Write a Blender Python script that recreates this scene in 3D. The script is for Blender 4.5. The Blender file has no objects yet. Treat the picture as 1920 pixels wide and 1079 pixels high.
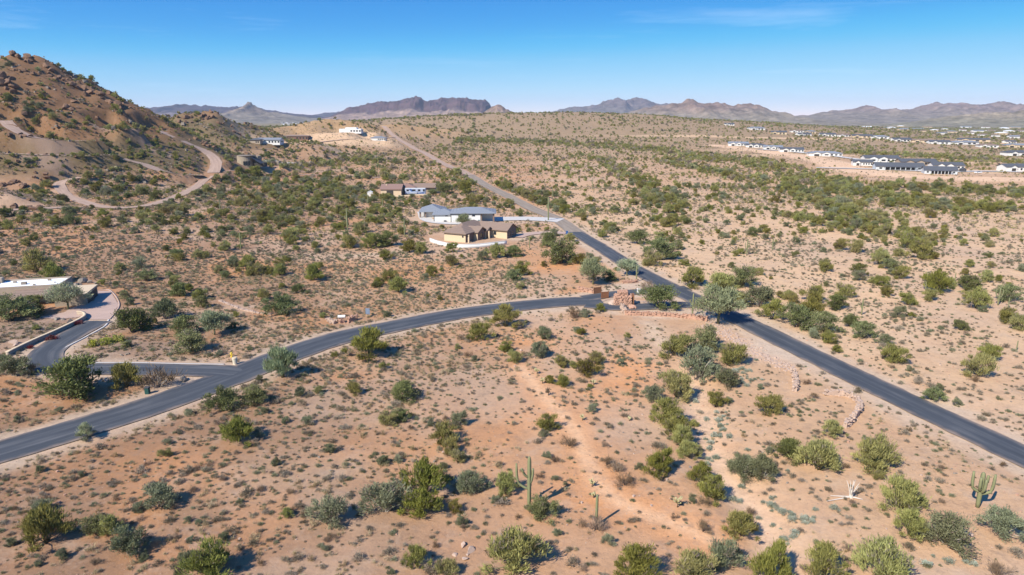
import bpy, math, random
import numpy as np

scene = bpy.context.scene
COL = scene.collection
R = math.radians

# ------------------------------------------------------------------ camera
CAM_Z = 42.0
PITCH = math.atan((539.5 - 218.0) / 1280.0)
cam_data = bpy.data.cameras.new("camera")
cam = bpy.data.objects.new("camera", cam_data)
COL.objects.link(cam)
cam.location = (0, 0, CAM_Z)
cam.rotation_euler = (math.pi / 2 - PITCH, 0, 0)
cam_data.sensor_width = 36.0
cam_data.lens = 24.0
cam_data.clip_start = 1.0
cam_data.clip_end = 40000.0
scene.camera = cam

# ------------------------------------------------------------------ sky and sun
SUN_AZ, SUN_EL = R(222), R(41)           # azimuth clockwise from +Y
world = bpy.data.worlds.new("World")
scene.world = world
world.use_nodes = True
wn, wl = world.node_tree.nodes, world.node_tree.links
wn.clear()
w_out = wn.new("ShaderNodeOutputWorld")
w_bg = wn.new("ShaderNodeBackground")
w_sky = wn.new("ShaderNodeTexSky")
w_sky.sky_type = 'NISHITA'
w_sky.sun_disc = False
w_sky.sun_elevation = SUN_EL
w_sky.sun_rotation = SUN_AZ
w_sky.altitude = 600
w_sky.air_density = 1.0
w_sky.dust_density = 0.15
w_sky.ozone_density = 5.5
w_tc = wn.new("ShaderNodeTexCoord")
w_map = wn.new("ShaderNodeMapping")      # clear desert air: the pale band at the horizon is thin
w_map.vector_type = 'POINT'
w_map.inputs['Scale'].default_value = (1, 1, 2.7)
w_map.inputs['Location'].default_value = (0, 0, 0.03)
w_nrm = wn.new("ShaderNodeVectorMath"); w_nrm.operation = 'NORMALIZE'
w_hsv = wn.new("ShaderNodeHueSaturation")
w_hsv.inputs['Saturation'].default_value = 1.13
w_bg.inputs['Strength'].default_value = 0.138
wl.new(w_tc.outputs['Generated'], w_map.inputs['Vector'])
wl.new(w_map.outputs[0], w_nrm.inputs[0])
wl.new(w_nrm.outputs[0], w_sky.inputs['Vector'])
wl.new(w_sky.outputs[0], w_hsv.inputs['Color'])
# faint high cirrus in long streaks
w_cm = wn.new("ShaderNodeMapping"); w_cm.inputs['Rotation'].default_value = (0.05, -0.32, 0.5); w_cm.inputs['Scale'].default_value = (1.4, 6.0, 26.0)
w_cn = wn.new("ShaderNodeTexNoise"); w_cn.inputs['Scale'].default_value = 1.3; w_cn.inputs['Detail'].default_value = 6; w_cn.inputs['Roughness'].default_value = 0.62
w_cr = wn.new("ShaderNodeValToRGB"); w_cr.color_ramp.elements[0].position = 0.56; w_cr.color_ramp.elements[0].color = (0, 0, 0, 1); w_cr.color_ramp.elements[1].position = 0.80; w_cr.color_ramp.elements[1].color = (0.20, 0.20, 0.20, 1)
w_cx = wn.new("ShaderNodeMix"); w_cx.data_type = 'RGBA'; w_cx.inputs[7].default_value = (5.2, 6.0, 6.8, 1)
wl.new(w_tc.outputs['Generated'], w_cm.inputs['Vector']); wl.new(w_cm.outputs[0], w_cn.inputs['Vector']); wl.new(w_cn.outputs['Fac'], w_cr.inputs[0])
wl.new(w_cr.outputs[0], w_cx.inputs[0]); w_ti = wn.new("ShaderNodeMix"); w_ti.data_type = 'RGBA'; w_ti.blend_type = 'MULTIPLY'; w_ti.inputs[0].default_value = 1.0; w_ti.inputs[7].default_value = (1.0, 0.985, 0.97, 1)
w_s0 = wn.new("ShaderNodeVectorMath"); w_s0.operation = 'SCALE'; w_s0.inputs['Scale'].default_value = 0.2
w_s1 = wn.new("ShaderNodeVectorMath"); w_s1.operation = 'SCALE'; w_s1.inputs['Scale'].default_value = 5.0
w_cv = wn.new("ShaderNodeRGBCurve")      # the colour of clear dry air: deep azure above, pale blue low down
for ch, pts in enumerate((((0, 0), (0.158, 0.085), (0.25, 0.25), (0.47, 0.50), (1, 0.95)), ((0, 0), (0.346, 0.365), (0.49, 0.545), (0.78, 0.715), (1, 0.80)), ((0, 0), (0.4, 0.58), (0.72, 0.81), (0.93, 0.895), (1, 0.91)))):
    c_ = w_cv.mapping.curves[ch].points
    c_[0].location = pts[0]; c_[1].location = pts[-1]
    for q in pts[1:-1]: c_.new(*q)
w_cv.mapping.update()
wl.new(w_hsv.outputs[0], w_ti.inputs[6]); wl.new(w_ti.outputs[2], w_s0.inputs[0]); wl.new(w_s0.outputs[0], w_cv.inputs['Color']); wl.new(w_cv.outputs[0], w_s1.inputs[0]); wl.new(w_s1.outputs[0], w_cx.inputs[6]); wl.new(w_cx.outputs[2], w_bg.inputs['Color'])
wl.new(w_bg.outputs[0], w_out.inputs['Surface'])

sun_data = bpy.data.lights.new("sun", 'SUN')
sun_data.energy = 4.8
sun_data.angle = R(0.53)
sun_data.color = (1.0, 0.93, 0.83)
sun = bpy.data.objects.new("sun", sun_data)
COL.objects.link(sun)
sun.rotation_euler = (math.pi / 2 - SUN_EL, 0, math.pi - SUN_AZ)
sun.location = (-200, -200, 300)

scene.view_settings.view_transform = 'Standard'
scene.view_settings.look = 'None'
scene.view_settings.exposure = 0.62
scene.view_settings.gamma = 1.0
scene.view_settings.use_curve_mapping = False
scene.cycles.max_bounces = 6
scene.cycles.diffuse_bounces = 2
scene.cycles.glossy_bounces = 2
scene.cycles.transmission_bounces = 3
scene.cycles.transparent_max_bounces = 6
scene.cycles.volume_bounces = 0
scene.cycles.use_denoising = True

# ------------------------------------------------------------------ helpers
rng = np.random.default_rng(7)
random.seed(7)


def tag(o, label=None, cat=None, group=None, kind=None):
    if label: o["label"] = label
    if cat: o["category"] = cat
    if group: o["group"] = group
    if kind: o["kind"] = kind
    return o


def mesh_np(name, v, f, mat=None, smooth=False):
    """mesh from an (n,3) array and an (m,3) or (m,4) face array"""
    me = bpy.data.meshes.new(name)
    v = np.asarray(v, np.float32); f = np.asarray(f, np.int32)
    k = f.shape[1]
    me.vertices.add(len(v)); me.vertices.foreach_set("co", v.ravel())
    me.loops.add(f.size); me.loops.foreach_set("vertex_index", f.ravel())
    me.polygons.add(len(f))
    me.polygons.foreach_set("loop_start", np.arange(0, f.size, k, dtype=np.int32))
    me.polygons.foreach_set("loop_total", np.full(len(f), k, np.int32))
    if smooth: me.polygons.foreach_set("use_smooth", np.ones(len(f), bool))
    me.update(calc_edges=True)
    if mat: me.materials.append(mat)
    return me


def link(name, me, parent=None, loc=None):
    o = bpy.data.objects.new(name, me)
    COL.objects.link(o)
    if parent: o.parent = parent
    if loc is not None: o.location = loc
    return o


def empty(name, loc, rz=0.0):
    o = bpy.data.objects.new(name, None)
    o.empty_display_size = 0.5
    COL.objects.link(o)
    o.location = loc
    o.rotation_euler = (0, 0, rz)
    return o


class MB:
    """collects shapes into one mesh"""
    def __init__(self): self.v, self.f = [], []

    def poly(self, pts):
        n = len(self.v); self.v += [tuple(p) for p in pts]; self.f.append(tuple(range(n, n + len(pts)))); return self

    def box(self, x0, x1, y0, y1, z0, z1):
        n = len(self.v)
        self.v += [(x0, y0, z0), (x1, y0, z0), (x1, y1, z0), (x0, y1, z0), (x0, y0, z1), (x1, y0, z1), (x1, y1, z1), (x0, y1, z1)]
        for q in ((0, 3, 2, 1), (4, 5, 6, 7), (0, 1, 5, 4), (1, 2, 6, 5), (2, 3, 7, 6), (3, 0, 4, 7)):
            self.f.append(tuple(n + i for i in q))
        return self

    def prism(self, pts, z0, z1):
        n, k = len(self.v), len(pts)
        self.v += [(p[0], p[1], z0) for p in pts] + [(p[0], p[1], z1) for p in pts]
        self.f.append(tuple(n + i for i in reversed(range(k)))); self.f.append(tuple(n + k + i for i in range(k)))
        for i in range(k):
            j = (i + 1) % k; self.f.append((n + i, n + j, n + k + j, n + k + i))
        return self

    def hip(self, x0, x1, y0, y1, z, h, t=0.22):
        """hipped roof slab with eaves of thickness t; the ridge runs along the longer side"""
        n = len(self.v); w, d = x1 - x0, y1 - y0
        if w >= d: a, b = (x0 + d / 2, (y0 + y1) / 2), (x1 - d / 2, (y0 + y1) / 2)
        else: a, b = ((x0 + x1) / 2, y0 + w / 2), ((x0 + x1) / 2, y1 - w / 2)
        self.v += [(x0, y0, z), (x1, y0, z), (x1, y1, z), (x0, y1, z), (x0, y0, z + t), (x1, y0, z + t), (x1, y1, z + t), (x0, y1, z + t), (*a, z + h), (*b, z + h)]
        fs = [(0, 3, 2, 1), (0, 1, 5, 4), (1, 2, 6, 5), (2, 3, 7, 6), (3, 0, 4, 7)]
        fs += [(4, 5, 9, 8), (5, 6, 9), (6, 7, 8, 9), (7, 4, 8)] if w >= d else [(4, 5, 8), (5, 6, 9, 8), (6, 7, 9), (7, 4, 8, 9)]
        for q in fs: self.f.append(tuple(n + i for i in q))
        return self

    def gable(self, x0, x1, y0, y1, z, h, axis='x', t=0.22):
        """roof slab of thickness t; ridge along axis, with open gable ends"""
        if axis == 'x':
            ym = (y0 + y1) / 2
            prof = [(y0, z), (ym, z + h), (y1, z), (y1, z + t), (ym, z + h + t), (y0, z + t)]
            P3 = lambda e, p: (e, p[0], p[1]); ends = (x0, x1)
        else:
            xm = (x0 + x1) / 2
            prof = [(x0, z), (xm, z + h), (x1, z), (x1, z + t), (xm, z + h + t), (x0, z + t)]
            P3 = lambda e, p: (p[0], e, p[1]); ends = (y0, y1)
        n = len(self.v)
        self.v += [P3(e, p) for e in ends for p in prof]
        for i in range(6):
            j = (i + 1) % 6; self.f.append((n + i, n + j, n + 6 + j, n + 6 + i))
        for b in (0, 6):
            self.f.append((n + b, n + b + 1, n + b + 4, n + b + 5)); self.f.append((n + b + 1, n + b + 2, n + b + 3, n + b + 4))
        return self

    def gable_wall(self, x0, x1, y0, y1, z0, z, h, axis='x'):
        """closed walls with pointed gables"""
        if axis == 'x':
            ym = (y0 + y1) / 2; prof = [(y0, z0), (y1, z0), (y1, z), (ym, z + h), (y0, z)]; P3 = lambda e, p: (e, p[0], p[1]); ends = (x0, x1)
        else:
            xm = (x0 + x1) / 2; prof = [(x0, z0), (x1, z0), (x1, z), (xm, z + h), (x0, z)]; P3 = lambda e, p: (p[0], e, p[1]); ends = (y0, y1)
        n = len(self.v); self.v += [P3(e, p) for e in ends for p in prof]
        for i in range(5):
            j = (i + 1) % 5; self.f.append((n + i, n + j, n + 5 + j, n + 5 + i))
        self.f.append(tuple(n + i for i in range(5))); self.f.append(tuple(n + 5 + i for i in range(5)))
        return self

    def tube(self, path, rad, n=8, cap=True, rib=0.0):
        path = [np.array(p, float) for p in path]; m = len(path); s = len(self.v)
        for i, p in enumerate(path):
            d = path[min(i + 1, m - 1)] - path[max(i - 1, 0)]; d /= np.linalg.norm(d) + 1e-9
            a = np.cross(d, (0, 0, 1.0) if abs(d[2]) < 0.9 else (0, 1.0, 0)); a /= np.linalg.norm(a); b = np.cross(d, a)
            r = rad[i] if hasattr(rad, '__len__') else rad
            for k in range(n):
                t = 2 * math.pi * k / n; rr = r * (1 - rib * (k % 2))
                self.v.append(tuple(p + rr * (math.cos(t) * a + math.sin(t) * b)))
        for i in range(m - 1):
            for k in range(n):
                j = (k + 1) % n; self.f.append((s + i * n + k, s + i * n + j, s + (i + 1) * n + j, s + (i + 1) * n + k))
        if cap:
            self.f.append(tuple(s + k for k in reversed(range(n)))); self.f.append(tuple(s + (m - 1) * n + k for k in range(n)))
        return self

    def rock(self, c, s, seed):
        """one angular stone of half-sizes s at c"""
        g = np.random.default_rng(seed); n = len(self.v)
        base = [(-1, -1, -1), (1, -1, -1), (1, 1, -1), (-1, 1, -1), (-1, -1, 1), (1, -1, 1), (1, 1, 1), (-1, 1, 1)]
        a = g.uniform(0, 6.28); ca, sa = math.cos(a), math.sin(a)
        for b in base:
            q = np.array(b) * (0.62 + 0.38 * g.random(3)) * np.array(s) * (0.8 if b[2] > 0 else 1)
            self.v.append((c[0] + q[0] * ca - q[1] * sa, c[1] + q[0] * sa + q[1] * ca, c[2] + q[2]))
        for q in ((0, 3, 2, 1), (4, 5, 6, 7), (0, 1, 5, 4), (1, 2, 6, 5), (2, 3, 7, 6), (3, 0, 4, 7)):
            self.f.append((n + q[0], n + q[1], n + q[2])); self.f.append((n + q[0], n + q[2], n + q[3]))
        return self

    def mesh(self, name, mat, smooth=False):
        me = bpy.data.meshes.new(name); me.from_pydata(self.v, [], self.f); me.materials.append(mat)
        if smooth: me.polygons.foreach_set("use_smooth", np.ones(len(me.polygons), bool))
        me.update(); return me

    def build(self, name, mat, parent=None, smooth=False):
        return link(name, self.mesh(name, mat, smooth), parent)


# ------------------------------------------------------------------ materials
def new_mat(name, rough=0.9, spec=0.2):
    m = bpy.data.materials.new(name); m.use_nodes = True
    nt = m.node_tree; b = nt.nodes["Principled BSDF"]
    b.inputs['Roughness'].default_value = rough
    b.inputs['Specular IOR Level'].default_value = spec
    return m, nt, nt.nodes, nt.links, b


def math_node(nt, op, a, b=None, clamp=False):
    n = nt.nodes.new("ShaderNodeMath"); n.operation = op; n.use_clamp = clamp
    for i, s in enumerate((a, b)):
        if s is None: continue
        if isinstance(s, (int, float)): n.inputs[i].default_value = s
        else: nt.links.new(s, n.inputs[i])
    return n.outputs[0]


def mix_rgb(nt, fac, a, b, mode='MIX'):
    n = nt.nodes.new("ShaderNodeMix"); n.data_type = 'RGBA'; n.blend_type = mode
    for s, k in ((fac, 0), (a, 6), (b, 7)):
        if isinstance(s, (int, float)): n.inputs[k].default_value = s
        elif isinstance(s, tuple): n.inputs[k].default_value = (*s, 1)
        else: nt.links.new(s, n.inputs[k])
    return n.outputs[2]


def noise(nt, scale, detail=4, rough=0.6, coord='Object', lac=2.0):
    t = nt.nodes.new("ShaderNodeTexCoord"); n = nt.nodes.new("ShaderNodeTexNoise")
    n.inputs['Scale'].default_value = scale; n.inputs['Detail'].default_value = detail
    n.inputs['Roughness'].default_value = rough; n.inputs['Lacunarity'].default_value = lac
    nt.links.new(t.outputs[coord], n.inputs['Vector'])
    return n.outputs['Fac']


def ramp(nt, fac, stops):
    n = nt.nodes.new("ShaderNodeValToRGB"); e = n.color_ramp.elements
    while len(e) < len(stops): e.new(0.5)
    for k, (p, c) in zip(e, stops):
        k.position = p; k.color = (*c, 1) if len(c) == 3 else c
    nt.links.new(fac, n.inputs[0]); return n.outputs[0]


def gray(v): return (v, v, v)


def plain(name, col, rough=0.85, var=0.15, scale=1.5, spec=0.2, bump=0.0, bscale=8.0, metal=0.0):
    """a surface of one colour with soft mottling"""
    m, nt, N, L, b = new_mat(name, rough, spec)
    f = noise(nt, scale, 5, 0.65)
    c = mix_rgb(nt, f, tuple(x * (1 - var) for x in col), tuple(min(1, x * (1 + var)) for x in col))
    L.new(c, b.inputs['Base Color']); b.inputs['Metallic'].default_value = metal
    if bump:
        bn = N.new("ShaderNodeBump"); bn.inputs['Strength'].default_value = bump; bn.inputs['Distance'].default_value = 0.05
        L.new(noise(nt, bscale, 5, 0.7), bn.inputs['Height']); L.new(bn.outputs[0], b.inputs['Normal'])
    return m


# ------------------------------------------------------------------ noise on arrays
def _hash(ix, iy, seed):
    h = (ix.astype(np.int64) * 374761393 + iy.astype(np.int64) * 668265263 + seed * 974634777) & 0xffffffff
    h = ((h ^ (h >> 13)) * 1274126177) & 0xffffffff
    h = ((h ^ (h >> 16)) * 2246822519) & 0xffffffff
    return ((h ^ (h >> 15)) & 0xffffff) / float(0xffffff)


def vnoise(x, y, seed=0):
    ix, iy = np.floor(x), np.floor(y); fx, fy = x - ix, y - iy
    u, v = fx * fx * fx * (fx * (fx * 6 - 15) + 10), fy * fy * fy * (fy * (fy * 6 - 15) + 10)
    a, b, c, d = _hash(ix, iy, seed), _hash(ix + 1, iy, seed), _hash(ix, iy + 1, seed), _hash(ix + 1, iy + 1, seed)
    return ((a * (1 - u) + b * u) * (1 - v) + (c * (1 - u) + d * u) * v) * 2 - 1


def fbm(x, y, scale, octv=4, seed=0, gain=0.5):
    s, a, t = 0.0, 1.0, 0.0; x, y = np.asarray(x, float) / scale, np.asarray(y, float) / scale
    for i in range(octv):
        s = s + a * vnoise(x * 2 ** i + 17.3 * i, y * 2 ** i - 9.1 * i, seed + i); t += a; a *= gain
    return s / t


def ridged(x, y, scale, octv=4, seed=0, gain=0.55):
    s, a, t = 0.0, 1.0, 0.0; x, y = np.asarray(x, float) / scale, np.asarray(y, float) / scale
    for i in range(octv):
        s = s + a * (1 - np.abs(vnoise(x * 2 ** i + 5.7 * i, y * 2 ** i + 3.3 * i, seed + i))); t += a; a *= gain
    return s / t


def sstep(a, b, x):
    t = np.clip((x - a) / (b - a), 0, 1); return t * t * (3 - 2 * t)
# ------------------------------------------------------------------ the lie of the land
_cp, _sp = math.cos(PITCH), math.sin(PITCH)


def sight(px, py):
    """direction from the survey point (the drone) for a bearing read off the photograph"""
    a, c = (np.asarray(px, float) - 960) / 1280, -(np.asarray(py, float) - 539.5) / 1280
    return a, _cp + c * _sp, -_sp + c * _cp


def at_depth(px, py, Y):
    vx, vy, vz = sight(px, py); t = Y / vy
    return (float(vx * t), float(Y), float(CAM_Z + vz * t))


def ridge(x, y, pts, run, p=1.3):
    """mountain flank falling away from a crest polyline; run = metres out per metre of height"""
    best = np.zeros_like(x)
    for (x0, y0, z0), (x1, y1, z1) in zip(pts[:-1], pts[1:]):
        dx, dy = x1 - x0, y1 - y0; L2 = dx * dx + dy * dy
        t = np.clip(((x - x0) * dx + (y - y0) * dy) / L2, 0, 1)
        d = np.hypot(x - x0 - t * dx, y - y0 - t * dy); z = z0 + (z1 - z0) * t
        best = np.maximum(best, z * np.maximum(0, 1 - d / (np.maximum(z, 1) * run)) ** p)
    return best


HILL = [at_depth(*q) for q in ((-520, 60, 400), (-250, 100, 420), (-60, 140, 440), (0, 131, 452), (28, 115, 462), (58, 117, 470), (90, 147, 482), (135, 177, 496),
                               (180, 204, 512), (222, 230, 528), (250, 248, 542), (285, 264, 556))]
SPUR = [at_depth(*q) for q in ((325, 228, 640), (352, 221, 640), (405, 214, 655), (438, 224, 665), (470, 236, 690))]
TAN = [at_depth(*q) for q in ((500, 250, 800), (545, 243, 845), (580, 233, 865), (612, 225, 880), (655, 231, 900), (700, 240, 920), (760, 238, 960), (850, 247, 1000))]
FOOT = [at_depth(*q) for q in ((-260, 330, 300), (-60, 345, 305), (10, 372, 300), (60, 392, 296))]


def land0(x, y):
    x = np.asarray(x, float); y = np.asarray(y, float)
    z = 49 * np.exp(-((x - 90) / 560) ** 2 - ((y - 1500) / 430) ** 2) * (1 + 0.10 * fbm(x, y, 210, 3, 3))
    z = z + 9 * np.exp(-((x - 760) / 420) ** 2 - ((y - 1750) / 220) ** 2)
    wob = fbm(x, y, 60, 3, 21)
    h = ridge(x + 9 * wob, y + 9 * wob, HILL, 1.95, 1.18)
    h = np.maximum(h, ridge(x + 6 * wob, y, SPUR, 2.6, 1.4))
    t = ridge(x + 8 * wob, y, TAN, 4.6, 1.7)
    f = ridge(x, y, FOOT, 3.0, 1.5)
    z = z + np.maximum(h, f) + 0.0
    z = np.maximum(z, t + 0.25 * z)
    far = sstep(260, 900, y)
    z = z + far * 2.2 * fbm(x, y, 150, 3, 5) + sstep(90, 300, y) * 0.9 * fbm(x, y, 55, 3, 6)
    # broad bench rising to the west
    z = z + 3.0 * sstep(-60, -220, x) * sstep(120, 300, y)
    return z


def survey(px, py, n=260, far=9000):
    """where the line of sight meets the ground"""
    vx, vy, vz = (float(q) for q in sight(px, py))
    t = np.geomspace(30, far, 620)
    d = CAM_Z + vz * t - land0(vx * t, vy * t)
    k = np.argmax(d < 0)
    if d[k] >= 0: k = len(t) - 1
    i = max(k - 1, 0); q = d[i] / (d[i] - d[k]) if k > i and d[i] != d[k] else 0.0
    m = t[i] + (t[k] - t[i]) * min(max(q, 0), 1)
    return np.array([vx * m, vy * m])


def spline(pts, step):
    p = np.array(pts, float)
    if len(p) > 2:
        q = []
        e = np.vstack([2 * p[0] - p[1], p, 2 * p[-1] - p[-2]])
        for i in range(1, len(e) - 2):
            for s in np.linspace(0, 1, 24, endpoint=False):
                a, b, c, d = e[i - 1], e[i], e[i + 1], e[i + 2]
                q.append(0.5 * (2 * b + (c - a) * s + (2 * a - 5 * b + 4 * c - d) * s * s + (3 * b - a - 3 * c + d) * s ** 3))
        q.append(p[-1]); p = np.array(q)
    L = np.r_[0, np.cumsum(np.hypot(*np.diff(p, axis=0).T))]
    s = np.linspace(0, L[-1], max(3, int(L[-1] / step) + 1))
    return np.c_[np.interp(s, L, p[:, 0]), np.interp(s, L, p[:, 1])]


ROADS = []   # dicts: pts (n,2), z (n), hw


def add_road(name, px, hw, mat, step=2.0, lift=0.05, smooth=9, label=None, world_pts=None, taper=0.0, wob=0.1, blend=5.0):
    pts = spline(world_pts if world_pts is not None else [survey(*q) for q in px], step)
    z = land0(pts[:, 0], pts[:, 1])
    if smooth > 1:
        k = min(smooth, len(z) | 1); k = k if k % 2 else k - 1
        if k >= 3: z = np.convolve(np.pad(z, k // 2, 'edge'), np.ones(k) / k, 'valid')
    hwid = hw[0] + (hw[1] - hw[0]) * np.linspace(0, 1, len(pts)) if hasattr(hw, '__len__') else np.full(len(pts), float(hw))
    ROADS.append(dict(name=name, pts=pts, z=z, hw=hwid, mat=mat, lift=lift, wob=wob, blend=blend))


def road_query(x, y, pad=14.0):
    """distance outside the nearest road edge, and that road's level"""
    dmin = np.full(x.shape, 1e9); zr = np.zeros(x.shape); bl = np.full(x.shape, 5.0)
    for r in ROADS:
        p = r['pts']; lo, hi = p.min(0) - pad - r['hw'].max(), p.max(0) + pad + r['hw'].max()
        m = np.where((x > lo[0]) & (x < hi[0]) & (y > lo[1]) & (y < hi[1]))[0]
        for c in range(0, len(m), 20000):
            k = m[c:c + 20000]
            d2 = (x[k, None] - p[None, :, 0]) ** 2 + (y[k, None] - p[None, :, 1]) ** 2
            j = d2.argmin(1); d = np.sqrt(d2[np.arange(len(k)), j]) - r['hw'][j]
            b = d < dmin[k]; kk = k[b]
            dmin[kk] = d[b]; zr[kk] = r['z'][j[b]]; bl[kk] = r['blend']
    return dmin, zr, bl


def add_road_edges(name, rows, mat, extend=0.0, **kw):
    """road given by rows (bearing x, upper edge, lower edge)"""
    up = [survey(x, a) for x, a, b in rows]; lo = [survey(x, b) for x, a, b in rows]
    c = [(p + q) / 2 for p, q in zip(up, lo)]
    hw = []
    for i in range(len(c)):
        t = c[min(i + 1, len(c) - 1)] - c[max(i - 1, 0)]; t = t / np.linalg.norm(t); e = up[i] - lo[i]
        hw.append(abs(e[0] * t[1] - e[1] * t[0]) / 2)
    if extend:
        c.insert(0, c[0] + (c[0] - c[1]) / np.linalg.norm(c[0] - c[1]) * extend); hw.insert(0, hw[0])
    add_road(name, None, float(np.median(hw)), mat, world_pts=c, **kw)
    return c, hw


PADS = []    # (x, y, rx, ry, rot, z, blend)


def add_pad(px, py, rx, ry, rot=0.0, dz=0.0, blend=5.0, z=None):
    x, y = survey(px, py)
    z0 = float(land0(np.array([x]), np.array([y]))[0]) + dz if z is None else z
    PADS.append((x, y, rx, ry, rot, z0, blend)); return x, y, z0


GULLY = []


def land(x, y):
    x = np.atleast_1d(np.asarray(x, float)); y = np.atleast_1d(np.asarray(y, float))
    z = land0(x, y)
    hi = sstep(14, 42, z) * sstep(250, 330, y) * sstep(760, 600, y) * sstep(40, -60, x)
    rough = 0.16 * fbm(x, y, 7, 3, 31) + 0.35 * fbm(x, y, 24, 2, 33)
    rough = rough + hi * (5.0 * (ridged(x, y, 46, 5, 41) - 0.66) + 3.2 * (ridged(x, y, 14, 3, 47) - 0.62))
    # shelves of broken rock along the crests
    crest = np.maximum(sstep(0.55, 0.9, ridge(x, y, HILL, 1.95, 1.18) / 95.0), sstep(26, 40, z) * hi)
    rough = rough + hi * crest * 4.0 * np.maximum(0, ridged(x, y, 20, 4, 53) - 0.55) * 2
    z = z + rough
    for g, w, dep in GULLY:
        d2 = np.full(x.shape, 1e9)
        m = np.where((x > g[:, 0].min() - 4 * w) & (x < g[:, 0].max() + 4 * w) & (y > g[:, 1].min() - 4 * w) & (y < g[:, 1].max() + 4 * w))[0]
        if len(m): d2[m] = ((x[m, None] - g[None, :, 0]) ** 2 + (y[m, None] - g[None, :, 1]) ** 2).min(1)
        z = z - dep * np.exp(-d2 / (w * w))
    for (cx, cy, rx, ry, rot, pz, bl) in PADS:
        dx, dy = x - cx, y - cy; c, s = math.cos(-rot), math.sin(-rot)
        u, v = np.abs(dx * c - dy * s) - rx, np.abs(dx * s + dy * c) - ry
        d = np.hypot(np.maximum(u, 0), np.maximum(v, 0))
        z = z + (pz - z) * (1 - sstep(0.0, bl, d))
    d, zr, bl = road_query(x, y)
    z = z + (zr - 0.04 - z) * (1 - sstep(0.6, 1.0, d / bl))
    return z


def ground(x, y): return float(land(np.array([x]), np.array([y]))[0])


def spot(px, py):
    """ground point under a bearing, on the finished land"""
    x, y = survey(px, py); return np.array([x, y, ground(x, y)])
# ------------------------------------------------------------------ setting: materials
def ground_material():
    m, nt, N, L, b = new_mat("desert_ground", 0.95, 0.1)
    at = N.new("ShaderNodeAttribute"); at.attribute_name = "soil"
    col = at.outputs['Color']
    n1 = noise(nt, 0.35, 8, 0.68); n2 = noise(nt, 2.6, 6, 0.75); n3 = noise(nt, 0.05, 5, 0.6)
    n4 = noise(nt, 6.5, 5, 0.8)
    k = math_node(nt, 'ADD', math_node(nt, 'MULTIPLY', n1, 0.60), math_node(nt, 'MULTIPLY', n2, 0.95))
    k = math_node(nt, 'ADD', k, math_node(nt, 'MULTIPLY', n4, 0.30))
    k = math_node(nt, 'ADD', k, math_node(nt, 'MULTIPLY', n3, 0.25))
    k = math_node(nt, 'MULTIPLY', k, 0.5)
    col = mix_rgb(nt, 1.0, col, ramp(nt, k, [(0.37, gray(0.50)), (0.485, gray(0.95)), (0.66, gray(1.12))]), 'MULTIPLY')
    dk = ramp(nt, noise(nt, 0.55, 7, 0.72, lac=2.2), [(0.50, gray(0)), (0.66, gray(1))])
    col = mix_rgb(nt, math_node(nt, 'MULTIPLY', dk, 0.42), col, (0.23, 0.165, 0.12))
    # rusty and pale streaks of soil
    col = mix_rgb(nt, math_node(nt, 'MULTIPLY', ramp(nt, noise(nt, 0.11, 6, 0.7), [(0.48, gray(0)), (0.70, gray(1))]), math_node(nt, 'MULTIPLY', at.outputs['Alpha'], 0.28)), col, (0.46, 0.235, 0.125))
    col = mix_rgb(nt, math_node(nt, 'MULTIPLY', ramp(nt, noise(nt, 0.17, 7, 0.7, lac=2.3), [(0.52, gray(0)), (0.72, gray(1))]), math_node(nt, 'MULTIPLY', at.outputs['Alpha'], 0.42)), col, (0.49, 0.375, 0.28))
    # pebbles and litter
    vo = N.new("ShaderNodeTexVoronoi"); vo.inputs['Scale'].default_value = 3.2
    tc = N.new("ShaderNodeTexCoord"); L.new(tc.outputs['Object'], vo.inputs['Vector'])
    near = ramp(nt, vo.outputs['Distance'], [(0.10, gray(1)), (0.22, gray(0))])
    sel = ramp(nt, noise(nt, 0.8, 4, 0.6), [(0.50, gray(0)), (0.60, gray(1))])
    sp = math_node(nt, 'MULTIPLY', math_node(nt, 'MULTIPLY', near, sel), 0.55)
    tone = mix_rgb(nt, ramp(nt, vo.outputs['Color'], [(0.45, gray(0)), (0.55, gray(1))]), (0.13, 0.10, 0.075), (0.52, 0.43, 0.36))
    col = mix_rgb(nt, sp, col, tone)
    L.new(col, b.inputs['Base Color'])
    bp = N.new("ShaderNodeBump"); bp.inputs['Strength'].default_value = 0.55; bp.inputs['Distance'].default_value = 0.35
    L.new(math_node(nt, 'ADD', noise(nt, 0.9, 8, 0.7), math_node(nt, 'MULTIPLY', near, 0.08)), bp.inputs['Height'])
    L.new(bp.outputs[0], b.inputs['Normal'])
    return m


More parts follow.
